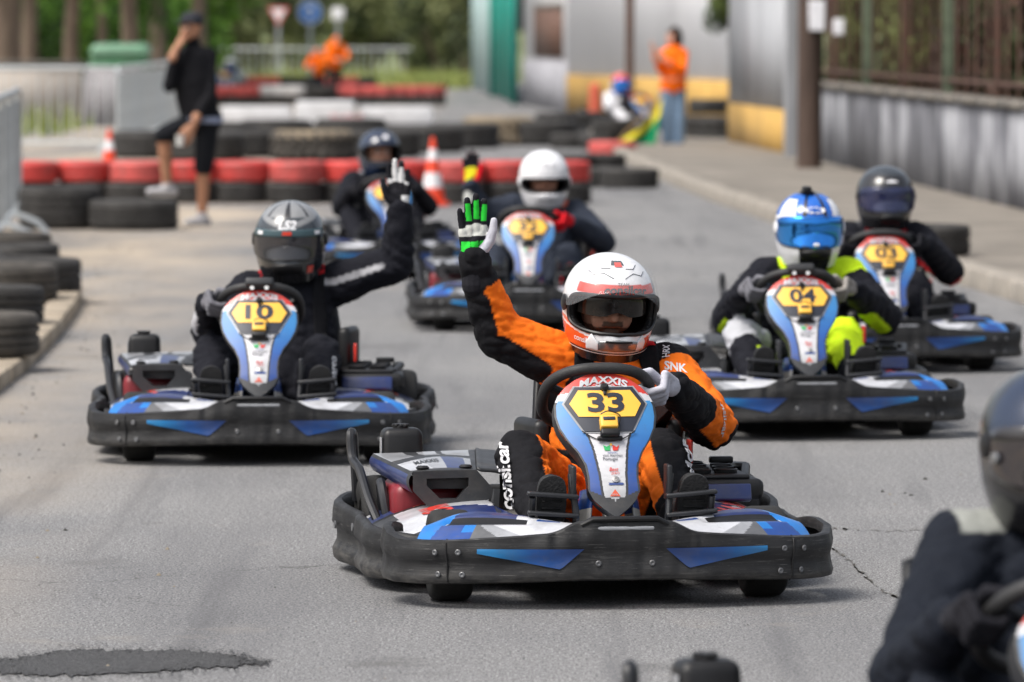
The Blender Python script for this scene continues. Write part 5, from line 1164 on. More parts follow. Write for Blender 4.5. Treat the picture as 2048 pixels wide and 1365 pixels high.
def helmet(parent, loc, rot, style):
    global PC, PH
    PC, PH = (-.030, .036) if style == '32' else (-.004, .056)
    root = empty('helmet'); root.parent = parent; root.location = loc; root.rotation_euler = rot
    vis = 'closed'; vm = SMOKE; extra = []
    if style == '33':
        def c(ph, z):
            a = abs(ph)
            if z > .086 - .0001 * a: return 0
            if z > .052: return 1 if a < 62 else 0
            if z > -.035: return 0
            if z < -.118: return 3
            if a < 36 and z < -.055: return 0
            if abs(z + .062 - .0004 * (a - 60)) < .004: return 0
            return 2 if z < -.045 + .0005 * (a - 60) else 0
        mats = [H_WHITE, H_RED, H_ORED, H_BLK]; vis = 'raised'
    elif style == '10':
        def c(ph, z):
            a = abs(ph)
            if z > .10: return 0 if (a % 40) > 5 else 2
            if z > .062: return 0 if abs(z - .066 - a * .0006) < .010 else 1
            return 2 if a < 60 and z < -.07 else 1
        mats = [H_SILV, H_GREY, H_BLK]; vm = SMOKE
    elif style == '32':
        def c(ph, z): return 0
        mats = [H_WHITE]; vis = 'open'
    elif style == '04':
        def c(ph, z):
            a = abs(ph)
            if z > .055: return 0 if 34 + (z - .055) * 120 < a < 78 and z < .125 else (2 if 15 < a < 22 or z > .142 else 1)
            if z < -.06: return 2 if a < 30 else 0
            return 0 if a < 110 else 1
        mats = [H_WHITE, H_BLUE, H_BLK]; vm = MIRROR
    elif style == 'far':
        def c(ph, z): return 0
        mats = [H_NAVY]; vis = 'open'
    elif style == 'pink':
        def c(ph, z): return 0 if z > .04 else (1 if z > -.06 else 2)
        mats = [H_RED, H_WHITE, H_BLUE]; vm = MIRROR
    elif style == 'white':
        def c(ph, z): return 0 if z > -.06 else 1
        mats = [H_WHITE, H_BLUE]; vm = DARKV
    elif style == 'fore':
        def c(ph, z): return 1 if (z > .03 and 30 < abs(ph) < 80) else 0
        mats = [H_MBLK, H_NAVY]; vm = DARKV
    else:
        def c(ph, z): return 1 if z > .115 else 0
        mats = [H_BLK, H_GREY]; vm = mat('dark_blue_visor', (.015, .02, .07), .06, .2, var=.3, scale=6, spec=.9)
    sh_me = shell_mesh(mats, c); sh = obj('shell', sh_me, root); obj('gasket', gasket(), root)
    bv = bvh_of(sh_me)
    pm = hpatch(None, None, .0055, scale=1.13 if style == '04' else 1.06).mesh('visor', [GLASS if vis == 'raised' else vm], 0)
    if vis != 'closed' or vm is SMOKE:
        f = obj('face', FACES['beard' if style == '33' else 'plain'], root); f.location = (0, .018, .002); eyes(f)
    if vis == 'closed': v = obj('visor', solid(pm, .002), root)
    if vis == 'raised':
        v = obj('visor', pm, root); v.rotation_euler = (R(-39), 0, 0); v.scale = (1.03, 1.05, 1.0); v.location = (0, .004, .004)
        # dark inner sun visor over the eyes
        mb = MB(); mb.grid(lambda u, w: HS(R(-70 + 140 * u), .056 - .072 * w * (1 - .20 * math.exp(-((u - .5) / .09) ** 2)), -.026), 40, 12, 0); iv = obj('sun_visor', mb.mesh('sun_visor', [mat('inner_sun_visor', (.012, .010, .009), .16, var=.3, scale=20, spec=.35)], 0), root)
    # side pivots, chin vent, top vent
    for s in (-1, 1):
        q = HS(s * R(80), PC + .012, .003); mb = MB(); mb.lathe([(.024, 0), (.025, .004), (.018, .008), (0, .009)], 20, 0, Matrix.Translation(q) @ V3((s, -.12, .05)).to_track_quat('Z', 'Y').to_matrix().to_4x4()); obj('visor_pivot', mb.mesh('visor_pivot', [H_WHITE if style in ('32', '04') else H_MBLK]), root)
    chin_m = {'33': H_SILV, '32': H_WHITE}.get(style, H_MBLK)
    obj('chin_vent', solid(band(-24, 24, -.110, -.072, .006, taper=.25).mesh('chin_vent', [chin_m], 0), .007), root)
    if style == '33':
        obj('chin_slot', solid(band(-15, 15, -.082, -.076, .0115).mesh('chin_slot', [H_MBLK], 0), .003), root)
        for s in (-1, 1): obj('chin_trim', solid(band(s * 24, s * 40, -.112, -.062, .004, taper=.5).mesh('chin_trim', [H_WHITE], 0), .004), root)
        obj('lower_line', band(-110, 110, -.1235, -.1205, .003, 0, 80, 1).mesh('lower_line', [H_WHITE], 0), root)
        obj('lettering', proj_text('consilcar', bv, HS(R(8), .0705, .0), (1, .1, 0), (0, .3, 1), .135, H_BLK, .03, .1, .004), root)
        obj('lettering', proj_text('TEAM', bv, HS(R(4), .0855, .0), (1, .05, 0), (0, .3, 1), .035, H_BLK, .0, .1, .004), root)
        obj('lettering', proj_text('consilcar', bv, HS(R(-44), -.088, .0), (.78, -.62, -.12), (.1, .1, 1), .085, H_WHITE, .02, .1, .004), root)
        mb = MB()
        for s in (-1, 1):
            mb.tube([HS(s * R(a), z, .001) for a, z in ((8, .10), (25, .112), (40, .104), (55, .112))], .0013, 5); mb.tube([HS(s * R(a), z, .001) for a, z in ((14, .124), (30, .122), (48, .13))], .0013, 5)
        mb.grid(lambda u, v: HS(R(-14 + 28 * u), .132 + .010 * v, .001), 8, 3, 0); obj('crown_graphic', mb.mesh('crown_graphic', [H_GREY], 0), root)
        obj('crown_badge', band(-6, 8, .128, .138, .002).mesh('crown_badge', [H_RED], 0), root)
    if style == '10':
        obj('visor_strip', solid(band(-66, 66, .028, .054, .0085).mesh('visor_strip', [H_TEAL], 0), .002), root)
        for a0, m in ((-52, H_WHITE), (-6, H_RED), (44, H_WHITE)): obj('strip_decal', band(a0, a0 + 12, .034, .047, .0108).mesh('strip_decal', [m], 0), root)
        obj('lettering', proj_text('LS2', bv, HS(0, .074, 0), (1, 0, 0), (0, .3, 1), .07, H_WHITE, .03, .2, .003), root)
        obj('side_flash', band(34, 46, -.115, -.085, .004).mesh('side_flash', [H_RED], 0), root)
    if style == '04':
        mb = band(-20, 20, .072, .100, .002, 0, 24, 6, .0); ov = MB(); n = 32
        ov.add([HS(R(19 * math.cos(6.283 * k / n)), .086 + .013 * math.sin(6.283 * k / n), .003) for k in range(n)], [tuple(range(n))]); obj('badge', ov.mesh('badge', [H_WHITE], 0), root)
        obj('lettering', proj_text('HJC', bv, HS(0, .086, 0), (1, 0, 0), (0, .4, 1), .052, H_BLUE, .02, .0, .0055), root)
        e = obj('chin_camera_mount', MB().rbox(HS(0, -.05, .012), (.024, .02, .014), .005, 0).mesh('chin_camera_mount', [H_WHITE]), root)
        mb = MB(); mb.rbox(HS(R(-20), .148, .018), (.035, .05, .022), .007, 0); mb.rbox(HS(R(-20), .148, .004), (.05, .05, .012), .004, 0); obj('camera_mount', mb.mesh('camera_mount', [H_MBLK]), root)
    if style == '32': obj('lettering', proj_text('STILO', bv, HS(0, .078, 0), (1, 0, 0), (0, .3, 1), .10, mat('helmet_print_grey', (.3, .3, .32), .4, var=0), .01, .0, .003), root)
    if style == '03': obj('badge', band(-12, 12, .080, .092, .003, taper=.6).mesh('badge', [H_WHITE], 0), root)
    if style in ('far',): obj('badge', band(-8, 8, .09, .115, .003).mesh('badge', [H_WHITE], 0), root)
    if style in ('fore',):
        mb = MB(); mb.lathe([(.012, 0), (.010, .006), (0, .008)], 14, 0, Matrix.Translation(HS(R(-62), -.01, .012)) @ V3((-1, -.4, 0)).to_track_quat('Z', 'Y').to_matrix().to_4x4()); obj('visor_stud', mb.mesh('visor_stud', [H_SILV]), root)
    return root

# ---- hands
def hand_open(parent, wrist, up, palm, thumb, mats, colour, k=1.06, spread=1.0, voxel=.0032):
    """open hand: up = finger direction, palm = palm normal, thumb = side of the thumb"""
    W = V3(wrist); U = V3(up).normalized(); X = V3(thumb); X = (X - U * X.dot(U)).normalized(); P = V3(palm); P = (P - U * P.dot(U) - X * P.dot(X)).normalized()
    def L(x, y, z): return W + X * x * k + P * y * k + U * z * k
    segs = [('cuff', L(0, 0, -.07), L(0, 0, .0), .039, .033)]
    for i, (x, z, ln, sp, r) in enumerate(((.0285, .088, .074, .10, .0112), (.0095, .093, .084, .02, .0115), (-.0095, .089, .078, -.07, .0112), (-.0275, .079, .060, -.17, .0100))):
        segs.append(('palm', L(x * .55, 0, .005), L(x, 0, z), .021, .0150)); sp *= spread
        d1 = V3((sp, .05, 1)).normalized() * ln * .55; d2 = V3((sp * .7, .16, 1)).normalized() * ln * .45
        a = V3((x, 0, z)); b = a + d1; c = b + d2
        segs += [('f%d' % i, L(*a), L(*b), r * 1.08, r), ('t%d' % i, L(*b), L(*c), r, r * .86)]
    segs += [('palm', L(-.012, .002, .03), L(.012, .002, .06), .024, .022), ('th', L(.018, .008, .018), L(.046, .016, .050), .019, .0145), ('th', L(.046, .016, .050), L(.054, .020, .082), .0140, .0128), ('tt', L(.054, .020, .082), L(.057, .020, .106), .0126, .0105)]
    def col(t, q, p, n): 
        v = V3(p) - W; return colour(t, q, (v.dot(X) / k, v.dot(P) / k, v.dot(U) / k), V3(n).dot(P))
    return obj('glove', flesh('glove', segs, voxel, 2, mats, col), parent)
def hand_grip(parent, ang, side, mats, colour, voxel=.0035, k=1.12, el=(0, .2, .4)):
    """hand closed round the steering wheel rim; returns wrist point"""
    P = rim(ang); T = (rim(ang + .02) - rim(ang - .02)).normalized(); O = (P - WC).normalized(); B = WN
    if T.z < 0: T = -T
    def L(t, o, b): return P + T * t * k + O * o * k + B * b * k
    E_ = (V3(el) - P).normalized(); wr = P + O * .034 * k + E_ * .088 * k + V3((0, 0, .012)); segs = []
    for i, t in enumerate((.033, .011, -.011, -.032)):
        r = (.0106, .0108, .0105, .0096)[i]; j = (0, .003, .001, -.005)[i]
        m, p1, p2, p3 = L(t, .044 + j, .010), L(t, .036 + j, -.030), L(t * .95, -.002, -.034 - j), L(t * .9, -.026, -.014)
        segs += [('f%d' % i, m, p1, r * 1.12, r), ('g%d' % i, p1, p2, r, r), ('t%d' % i, p2, p3, r, r * .85), ('back', wr + T * t * .45, m, .023, .0130)]
    segs += [('back', wr, P + O * .042 + E_ * .03, .028, .027), ('th', wr * .6 + P * .4 + T * .015, L(.026, .006, .030), .016, .0135), ('tt', L(.026, .006, .030), L(.040, -.016, .022), .0125, .0105), ('cuff', wr + E_ * .06, wr, .040, .033)]
    def col(t, q, p, n): return colour(t, q, p, n)
    obj('glove', flesh('glove', segs, voxel, 2, mats, col), parent); return wr + E_ * .02
def shoe(parent, ankle, heel, toe, m, sole=True):
    a, h, t = V3(ankle), V3(heel), V3(toe); u = (t - h).normalized(); mid = h + (t - h) * .45
    segs = [('s', a, h + u * .05 + (a - h) * .35, .047, .045), ('s', h + u * .03, mid, .038, .044), ('s', mid, t, .045, .036), ('s', a + (a - h) * .3, mid + (a - h) * .25, .045, .042)]
    o = obj('shoe', flesh('shoe', segs, .006, 4, [m], lambda *_: 0), parent)
    if sole:
        nrm = (h - a); nrm = (nrm - u * nrm.dot(u)); nrm.normalize(); x = u.cross(nrm).normalized(); ln = (t - h).length; mb = MB()
        out = [(-.030, -.02), (-.036, .02), (-.034, ln * .4), (-.044, ln * .75), (-.038, ln + .02), (-.015, ln + .042), (.015, ln + .042), (.038, ln + .02), (.042, ln * .75), (.032, ln * .4), (.034, .02), (.028, -.02), (0, -.035)]
        q = crom(out, 40, True); mb.add([h + x * a_ + u * b_ + nrm * .034 for a_, b_ in q] + [h + x * a_ * .98 + u * b_ + nrm * .046 for a_, b_ in q], [tuple(range(39, -1, -1)), tuple(range(40, 80))] + [(i, (i + 1) % 40, 40 + (i + 1) % 40, 40 + i) for i in range(40)])
        for k in range(5): c = h + u * ln * (.5 + .11 * k) + nrm * .048; mb.rbox(c, (.056, .006, .006), .002, 0, Matrix((x, u, nrm)).transposed(), 1)
        obj('sole', mb.mesh('sole', [S_SOLE]), o)
    return o

# ---- seated driver
def driver(kart, label, cat_label, mats, colour, hel, hel_rot=(0, 0, 0), ox=.12, lean=0.0, arms=None, gl=None, shoes=(S_BLACK, S_BLACK), voxel=.010, wr=.004, texts=(), seed=0, group='drivers in the karts', head_dx=0.0, sh_z=0.0, glove_voxel=.004):
    """arms: {side: ('grip', angle) or ('up', elbow, wrist, up, palm, thumb)}; side -1 = picture left"""
    root = empty('person', kart.location, kart.rotation_euler.z, label, 'person', group)
    hipz = .185; sx = ox + lean
    segs = [('pelvis', (ox - .05, .30, .19), (ox + .05, .30, .19), .135, .135), ('belly', (ox, .31, .22), (ox + lean * .5, .37, .38), .148, .15, 1.12, (1, 0, 0)), ('chest', (ox + lean * .5, .37, .38), (sx, .405, .535 + sh_z), .15, .13, 1.22, (1, 0, 0)),
            ('shoulder', (sx - .145, .405, .590 + sh_z), (sx + .145, .405, .590 + sh_z), .078, .078), ('neck', (sx, .40, .60 + sh_z), (sx + head_dx * .7, .385, .655 + sh_z), .078, .062)]
    for s in (-1, 1):
        hip, kn, an = V3((ox + s * .095, .24, .185)), V3((.02 + s * .205, -.13, .375)), V3((.02 + s * .195, -.47, .215))
        segs += [('thigh%d' % s, hip, kn, .098, .076), ('shin%d' % s, kn, an, .078, .056)]
    for s in (-1, 1):
        sh = V3((sx + s * .165, .40, .585 + sh_z)); a = arms[s]
        if a[0] == 'grip':
            el = V3(a[2]) if len(a) > 2 else V3((sx + s * .285, .17, .435)); fa_end = hand_grip(root, a[1], s, gl[s][0], gl[s][1], voxel=glove_voxel, el=el)
        else: el = V3(a[1]); fa_end = V3(a[2]); sh = sh + V3((0, 0, .03))
        segs += [('upper%d' % s, sh, el, .088, .074), ('fore%d' % s, el, fa_end, .073, .050)]
        if a[0] == 'up':
            dd = (fa_end - el).normalized(); segs += [('fore%d' % s, fa_end - dd * .085, fa_end - dd * .07, .060, .060), ('fore%d' % s, fa_end - dd * .03, fa_end - dd * .015, .053, .053)]
            hand_open(root, a[2], a[3], a[4], a[5], gl[s][0], gl[s][1], voxel=glove_voxel * .9)
    body = obj('racing_suit', flesh('racing_suit', segs, voxel, 5, mats, colour(sx), wr, 10.5, seed), root)
    for s in (-1, 1): shoe(root, (.02 + s * .195, -.520, .235), (.02 + s * .195, -.585, .155), (.025 + s * .20, -.625, .325), shoes[0 if s < 0 else 1])
    hz = .785 + sh_z; helmet(root, (sx + head_dx, .365, hz), hel_rot, hel)
    if texts:
        bv = bvh_of(body.data)
        for t in texts: obj('lettering', proj_text(t[0], bv, *t[1:]), root)
    return root
def straps(root, sx, parts, w=.048):
    """rib vest straps: bands laid over chest and shoulders"""
    body = [c for c in root.children if c.name.startswith('racing_suit')][0].data; bv = bvh_of(body)
    for s in (-1, 1):
        def pt(u, v):
            x = sx + s * .098 + (u - .5) * w + s * .03 * max(0, v - .6)
            if v < .3:                          # over the top of the shoulder
                y = .46 - .10 * v / .3; h = bv.ray_cast(V3((x, y, .95)), V3((0, 0, -1)), .6)
            else:
                k = (v - .3) / .7; d = V3((0, 1, -1.2 * (1 - k) ** 2)).normalized(); h = bv.ray_cast(V3((x, .36, .66 - .30 * k)) - d * .45, d, .7)
            return (h[0] + (h[1] * .007)) if h[0] else V3((x, .3, .6))
        for (v0, v1, m, f) in parts:
            mb = MB(); mb.grid(lambda u, v: pt(.5 + (u - .5) * f, v0 + (v1 - v0) * v) + V3((0, -.003 if f < 1 else 0, .003 if f < 1 else 0)), 8, 14, 0); obj('vest_strap', solid(mb.mesh('vest_strap', [m], 60), .004, 1), root)
def plain_glove(i=0): return lambda t, q, p, n: i
# ------------------------------------------------------------------ karts and drivers in their places
def place(px, py, yaw, lx=0, ly=-.53):
    """kart origin so that local point (lx, ly, 0) stands at photo ground pixel"""
    g = GP(px, py); c, s = math.cos(R(yaw)), math.sin(R(yaw)); return V3((g.x - (c * lx - s * ly), g.y - (s * lx + c * ly), 0))
k33 = make_kart('33', 'blue and white go-kart with yellow number 33 in the middle', place(1213, 1197, 8), 8)
k10 = make_kart('10', 'blue and white go-kart with yellow number 10 on the left', place(519, 921, 1.5), 1.5, True)
k04 = make_kart('04', 'blue and white go-kart with yellow number 04 on the right', place(1606, 872, 6), 6, True)
k03 = make_kart('03', 'blue and white go-kart with yellow number 03 behind kart 04', place(1773, 741, 8), 8)
k32 = make_kart('32', 'blue and white go-kart with yellow number 32 in the middle distance', place(1056, 660, 0), 0)
kfa = make_kart(None, 'blue go-kart half hidden behind a raised glove, farthest back in the pack', place(780, 556, 12), 12)
kfo = make_kart(None, 'go-kart cut off by the lower right picture corner', V3((.91, 10.3, 0)), 12)
kwr = make_kart(None, 'small blurred go-kart behind tyres by the white house', V3(((1250 - 1024) / F * 84, 84.0, 0)), 25)
kwl = make_kart(None, 'tiny blurred go-kart at the far end behind the red and white tyres', V3(((452 - 1024) / F * 128, 128.0, 0)), 0)

# 33: orange and black suit, right arm raised
def col33(sx):
    def f(t, q, p, n):
        x = p[0] - sx; ax = abs(x)
        if t in ('chest', 'belly', 'shoulder', 'neck'):
            if t == 'neck': return 0
            if p[2] < .36: return 1
            if .085 < ax < .150: return 3 if p[2] > .655 and ax < .125 else 1
            if t == 'shoulder' and .15 <= ax < .185 and p[2] > .60: return 4 if ax > .172 and n[1] < 0 and p[2] < .64 else 1
            return 0
        if t == 'pelvis': return 0
        if t == 'upper-1': return 1 if n[2] < -.30 + .25 * q and q > .1 else 0
        if t == 'fore-1': return 1 if q > .66 or p[2] > .86 or n[0] < -.05 + .25 * q else 0
        if t == 'upper1': return 1 if (q > .93 and n[2] < .1) or (q < .10 and n[2] > .45) else 0
        if t == 'fore1': return 0 if (q < .45 and n[0] > .1) or (q < .15 and n[2] > .2) else 1
        s = -1 if t.endswith('-1') else 1
        inner = n[0] * -s
        if t.startswith('thigh'): return 0 if (inner > .25 or q < .35) else 1
        if t.startswith('shin'): return 0 if inner > .60 and q < .8 else 1
        return 0
    return f
def glove33(t, q, p, n):
    x, y, z = p
    if n > -.1 and t != 'th' and t != 'tt':
        if t[0] in 'ft' and t[1].isdigit() and n < .62: return 1
        if t[0] == 'f' and t[1].isdigit(): return 0 if (q > .45 and t != 'f3') or q < .22 and False else (2 if q < .18 else 1) if t != 'f3' else 1
        if t[0] == 't' and t[1].isdigit(): return (0 if q < .75 and t != 't3' else 1)
        if t == 'palm':
            if z < .008: return 1
            if abs(x) < .036 and .012 < z < .052 and (abs(x - .012) > .0015 and abs(x + .012) > .0015): return 0
            if z > .066: return 2
            return 1
        return 1
    if t in ('th', 'tt'): return 3
    return 1 if t == 'cuff' else 3
GM33 = [G_GREEN, G_BLACK, G_LGREY, G_GREY]
def grip33(t, q, p, n):
    if t == 'cuff': return 1
    return 3
TX33 = [('SNK', (.335, .30, .60), (.9, .42, -.22), (.12, .1, 1), .070, C_WHITE, .03, 0, .004, None, (0, 1, -.1)),
        ('HRX', (.318, .33, .655), (.25, .2, 1), (-1, 0, .2), .055, C_WHITE, .02, 0, .004, None, (-.1, .9, -.5)),
        ('consilcar', (.262, -.16, .32), (.12, .35, 1), (-1, 0, .1), .20, C_WHITE, .03, .1, .018, .040, (-.15, 1, -.15)),
        ('consilcar', (-.238, -.16, .32), (-.05, .35, 1), (-1, 0, .1), .20, C_WHITE, .03, .1, .018, .040, (.15, 1, -.15)),
        ('consilcar', (.42, .10, .47), (.12, .2, -1), (1, 0, .2), .14, C_WHITE, .02, .1, .004, .020, (-.25, 1, -.1))]
d33 = driver(k33, 'driver in orange and black suit waving with green glove in kart 33', None, [C_ORANGE, C_BLACK, C_WHITE, C_CRED, C_TAN], col33, '33', (R(9), R(2), R(3)), ox=.135, lean=.03, head_dx=-.018, sh_z=.0,
       arms={-1: ('up', (-.180, .385, .700), (-.262, .325, .920), (-.04, -.02, 1), (.15, -1, .05), (1, .1, 0)), 1: ('grip', R(14), (.425, .17, .435))},
       gl={-1: (GM33, glove33), 1: (GM33, grip33)}, voxel=.0062, wr=.0092, texts=TX33, seed=3, glove_voxel=.0032)
straps(d33, .165, [(0, 1, C_BLACK, 1.25), (.02, .30, C_CRED, .95), (.62, .72, C_ORANGE, .8), (.585, .61, C_TAN, .8)])
# 10: black suit, left arm raised (picture right)
def col10(sx):
    def f(t, q, p, n):
        ax = abs(p[0] - sx)
        if t == 'shoulder' and p[2] > .63 and .075 < ax < .13: return 2
        if t == 'shoulder' and p[2] > .60 and .15 < ax < .19 and n[1] < .2: return 3
        if t == 'upper1' and -.15 < n[2] < .32 and n[1] < -.5 and q < .85 and abs(n[2] - .08) < .15: return 1
        if t == 'shin1' and .15 < q < .5 and n[0] > .35 and n[1] < -.4 and n[0] < .6: return 1
        if t == 'fore-1' and n[0] < -.75 and .2 < q < .8: return 1
        return 0
    return f
def gl10(t, q, p, n):
    if n > .35 and t in ('f1', 't1', 'f2'): return 1
    if n > .5 and t in ('f0', 'f3', 't2') and q < .6: return 1
    if n > .2 and t == 'palm' and p[0] < -.008 and .02 < p[2] < .05: return 1
    return 0
d10 = driver(k10, 'driver in black suit and grey helmet raising one arm in kart 10', None, [C_NAVYB, C_SILV, C_CRED, C_GREYS], col10, '10', (R(5), 0, R(-4)), ox=.115, lean=.0, head_dx=-.01,
       arms={-1: ('grip', R(168), (-.20, .16, .44)), 1: ('up', (.515, .36, .695), (.525, .33, .905), (-.03, -.02, 1), (0, -1, 0), (-1, 0, 0))},
       gl={-1: ([G_DGREY, G_BLACK], lambda t, q, p, n: 1 if t == 'cuff' else 0), 1: ([G_BLACK, G_WHITE], gl10)}, voxel=.009, wr=.0105, seed=9,
       texts=[('sparco', (.262, -.18, .30), (.12, .35, 1), (-1, 0, .1), .12, C_GREYS, .02, .1, .005, .030, (-.15, 1, -.15))])
straps(d10, .115, [(0, 1, C_BLACK, 1.0), (.10, .36, C_CRED, 1.02)])
# 04: black and fluorescent yellow suit
def col04(sx):
    def f(t, q, p, n):
        ax = abs(p[0] - sx)
        if t in ('shoulder', 'chest', 'neck') and p[2] > .50 and .075 < ax < .155 and (p[0] > sx or ax < .12): return 1
        if t == 'upper1' and q < .22 and n[2] > .2: return 1
        if t == 'thigh-1' and q > .75: return 2
        if t == 'shin-1': return 2 if q < .3 else (1 if n[0] > .4 and q > .5 else 0)
        if t in ('thigh1',) and q > .68: return 1
        if t == 'shin1': return 1 if q < .72 else 0
        if t == 'fore1' and n[2] < -.75 and q < .6: return 1
        if t == 'fore-1' and n[2] < -.7 and q < .4: return 1
        if t == 'shoulder' and p[2] > .62 and ax > .15: return 2
        return 0
    return f
driver(k04, 'driver in black and fluorescent yellow suit with blue mirrored visor in kart 04', None, [C_NAVYB, C_LIME, C_GREYS], col04, '04', (R(4), 0, R(2)), ox=.145, lean=.015, head_dx=0,
       arms={-1: ('grip', R(172), (-.20, .16, .43)), 1: ('grip', R(8), (.44, .16, .43))}, gl={-1: ([G_DGREY, G_BLACK], lambda t, q, p, n: 1 if t == 'cuff' else 0), 1: ([G_BEIGE, G_BLACK], lambda t, q, p, n: 1 if t == 'cuff' else 0)}, voxel=.009, wr=.0105, seed=5)
# 03: black suit with red collar and black helmet
def col03(sx):
    def f(t, q, p, n):
        ax = abs(p[0] - sx)
        if t in ('neck', 'chest') and p[2] > .46 and ax < .12: return 1
        if t == 'shoulder' and ax < .10: return 1
        if t == 'shoulder' and p[2] > .60 and .12 < ax < .18: return 2
        if t == 'upper1' and n[2] < -.3: return 1
        return 0
    return f
driver(k03, 'driver in black suit with red collar and glossy black helmet in kart 03', None, [C_NAVYB, C_CRED, C_GREYS], col03, '03', (R(3), 0, R(2)), ox=.16, lean=0.015, arms={-1: ('grip', R(165), (-.18, .16, .44)), 1: ('grip', R(15), (.45, .16, .43))},
       gl={-1: ([G_BLACK], plain_glove()), 1: ([G_BLACK], plain_glove())}, voxel=.011, wr=.009, seed=2)
# 32: slate suit, white helmet, red gloves, arm raised
def col32(sx):
    def f(t, q, p, n):
        if t == 'shoulder' and p[2] > .625 and .09 < abs(p[0] - sx) < .2: return 1
        return 0
    return f
def gl32(t, q, p, n):
    if t == 'cuff': return 3
    if t in ('th', 'tt'): return 2
    if n > .1: return 0 if t == 'palm' and p[2] > .02 and abs(p[0]) < .03 else (1 if t[0] in 'ft' else 2)
    return 2
driver(k32, 'driver in slate suit and white helmet raising a yellow glove in kart 32', None, [C_SLATE, C_SALM], col32, '32', (R(4), 0, R(8)), ox=.10, lean=-.01, arms={-1: ('up', (-.25, .33, .58), (-.31, .22, .745), (0, -.05, 1), (.1, -1, 0), (1, 0, 0)), 1: ('grip', R(8), (.41, .16, .44))},
       gl={-1: ([G_YEL, G_BLACK, G_RED, G_LGREY], gl32), 1: ([G_RED], plain_glove())}, shoes=(S_GREEN, S_RED), voxel=.011, wr=.009, seed=6)
def colfar(sx):
    def f(t, q, p, n): return 1 if t == 'shoulder' and p[2] > .60 and .11 < abs(p[0] - sx) < .18 and n[1] < .4 else 0
    return f
driver(kfa, 'driver in black suit and dark open helmet, farthest back in the pack', None, [C_NAVYB, C_GREYS], colfar, 'far', (0, 0, R(8)), ox=.10, arms={-1: ('grip', R(175)), 1: ('grip', R(5))}, gl={-1: ([G_BLACK], plain_glove()), 1: ([G_BLACK], plain_glove())}, voxel=.012, wr=.004, seed=7)
driver(kfo, 'blurred driver in navy suit cut off at the right picture edge', None, [C_NAVY, C_PATCH], lambda sx: (lambda t, q, p, n: 1 if (t in ('shoulder', 'upper-1') and p[2] > .655 and .09 < abs(p[0] - sx) < .19 and n[1] < .3) else 0), 'fore', (R(4), 0, R(-2)), ox=.19, sh_z=.028, arms={-1: ('grip', R(172), (-.155, .15, .40)), 1: ('grip', R(8))}, gl={-1: ([G_BLACK, G_DGREY], lambda t, q, p, n: 1 if t == 'cuff' and n[0] < -.6 else 0), 1: ([G_BLACK], plain_glove())}, voxel=.009, wr=.009, seed=8)
driver(kwr, 'tiny blurred driver with red and blue helmet near the white house', None, [C_WHITE, C_CRED, C_NAVY], lambda sx: (lambda t, q, p, n: 2 if t in ('chest', 'belly') else (1 if t in ('upper1', 'fore1') else 0)), 'pink', (0, 0, 0), ox=.10, arms={-1: ('grip', R(175)), 1: ('grip', R(5))}, gl={-1: ([G_BLACK], plain_glove()), 1: ([G_RED], plain_glove())}, voxel=.014, wr=0, glove_voxel=.006)
driver(kwl, 'tiny blurred driver with white helmet at the far end of the track', None, [C_GREYS, C_NAVY], lambda sx: (lambda t, q, p, n: 0), 'white', (0, 0, 0), ox=.10, arms={-1: ('grip', R(175)), 1: ('grip', R(5))}, gl={-1: ([G_BLACK], plain_glove()), 1: ([G_BLACK], plain_glove())}, voxel=.014, wr=0, glove_voxel=.006)

# ---- standing people
def head(parent, c, yaw, skin, hair_fn=None, k=1.0, pitch=0.0):
    """head with nose, ears, brows and eyes; faces -Y before yaw"""
    segs = [('h', (0, .02, .045), (0, .0, -.02), .082, .075), ('h', (0, -.03, -.06), (0, -.055, -.085), .05, .030), ('j', (-.035, -.045, -.06), (.035, -.045, -.06), .034, .034), ('b', (-.04, -.07, .022), (.04, -.07, .022), .014, .014), ('n', (0, -.082, .01), (0, -.102, -.022), .009, .014),
            ('e', (-.078, .01, .01), (-.080, .014, -.025), .010, .008), ('e', (.078, .01, .01), (.080, .014, -.025), .010, .008), ('m', (-.02, -.078, -.052), (.02, -.078, -.052), .009, .009), ('k', (0, .03, -.07), (0, .035, -.16), .05, .052)]
    def col(t, q, p, n):
        if hair_fn and hair_fn(p): return 1
        if t == 'm': return 2
        return 0
    o = obj('head', flesh('head', segs, .007, 4, [skin, HAIR, mat('lips', (.42, .16, .13), .5, var=.1)], col), parent, Matrix.Translation(c) @ Matrix.Rotation(yaw, 4, 'Z') @ Matrix.Rotation(pitch, 4, 'X') @ Matrix.Scale(k, 4))
    eyes(o); return o
def bare_hand(parent, wrist, up, palm, thumb, m): h = hand_open(parent, wrist, up, palm, thumb, [m], plain_glove(), voxel=.005); h.name = 'hand'; return h
def shoe_flat(parent, ankle, fwd, m, m2):
    a = V3(ankle); f = V3(fwd).normalized(); h = V3((a.x, a.y, a.z - .055)) - f * .05; t = h + f * .20
    segs = [('s', a, h + f * .06, .048, .045), ('s', h, h + f * .12, .042, .042), ('s', h + f * .12, t, .042, .034)]
    o = obj('shoe', flesh('shoe', segs, .007, 4, [m, m2], lambda tg, q, p, n: 1 if n[2] < -.5 else 0), parent); return o
TRAIN = mat('trainer_grey', (.42, .41, .42), .7, var=.25, scale=20); TSOLE = mat('trainer_sole', (.6, .6, .6), .7, var=.2)
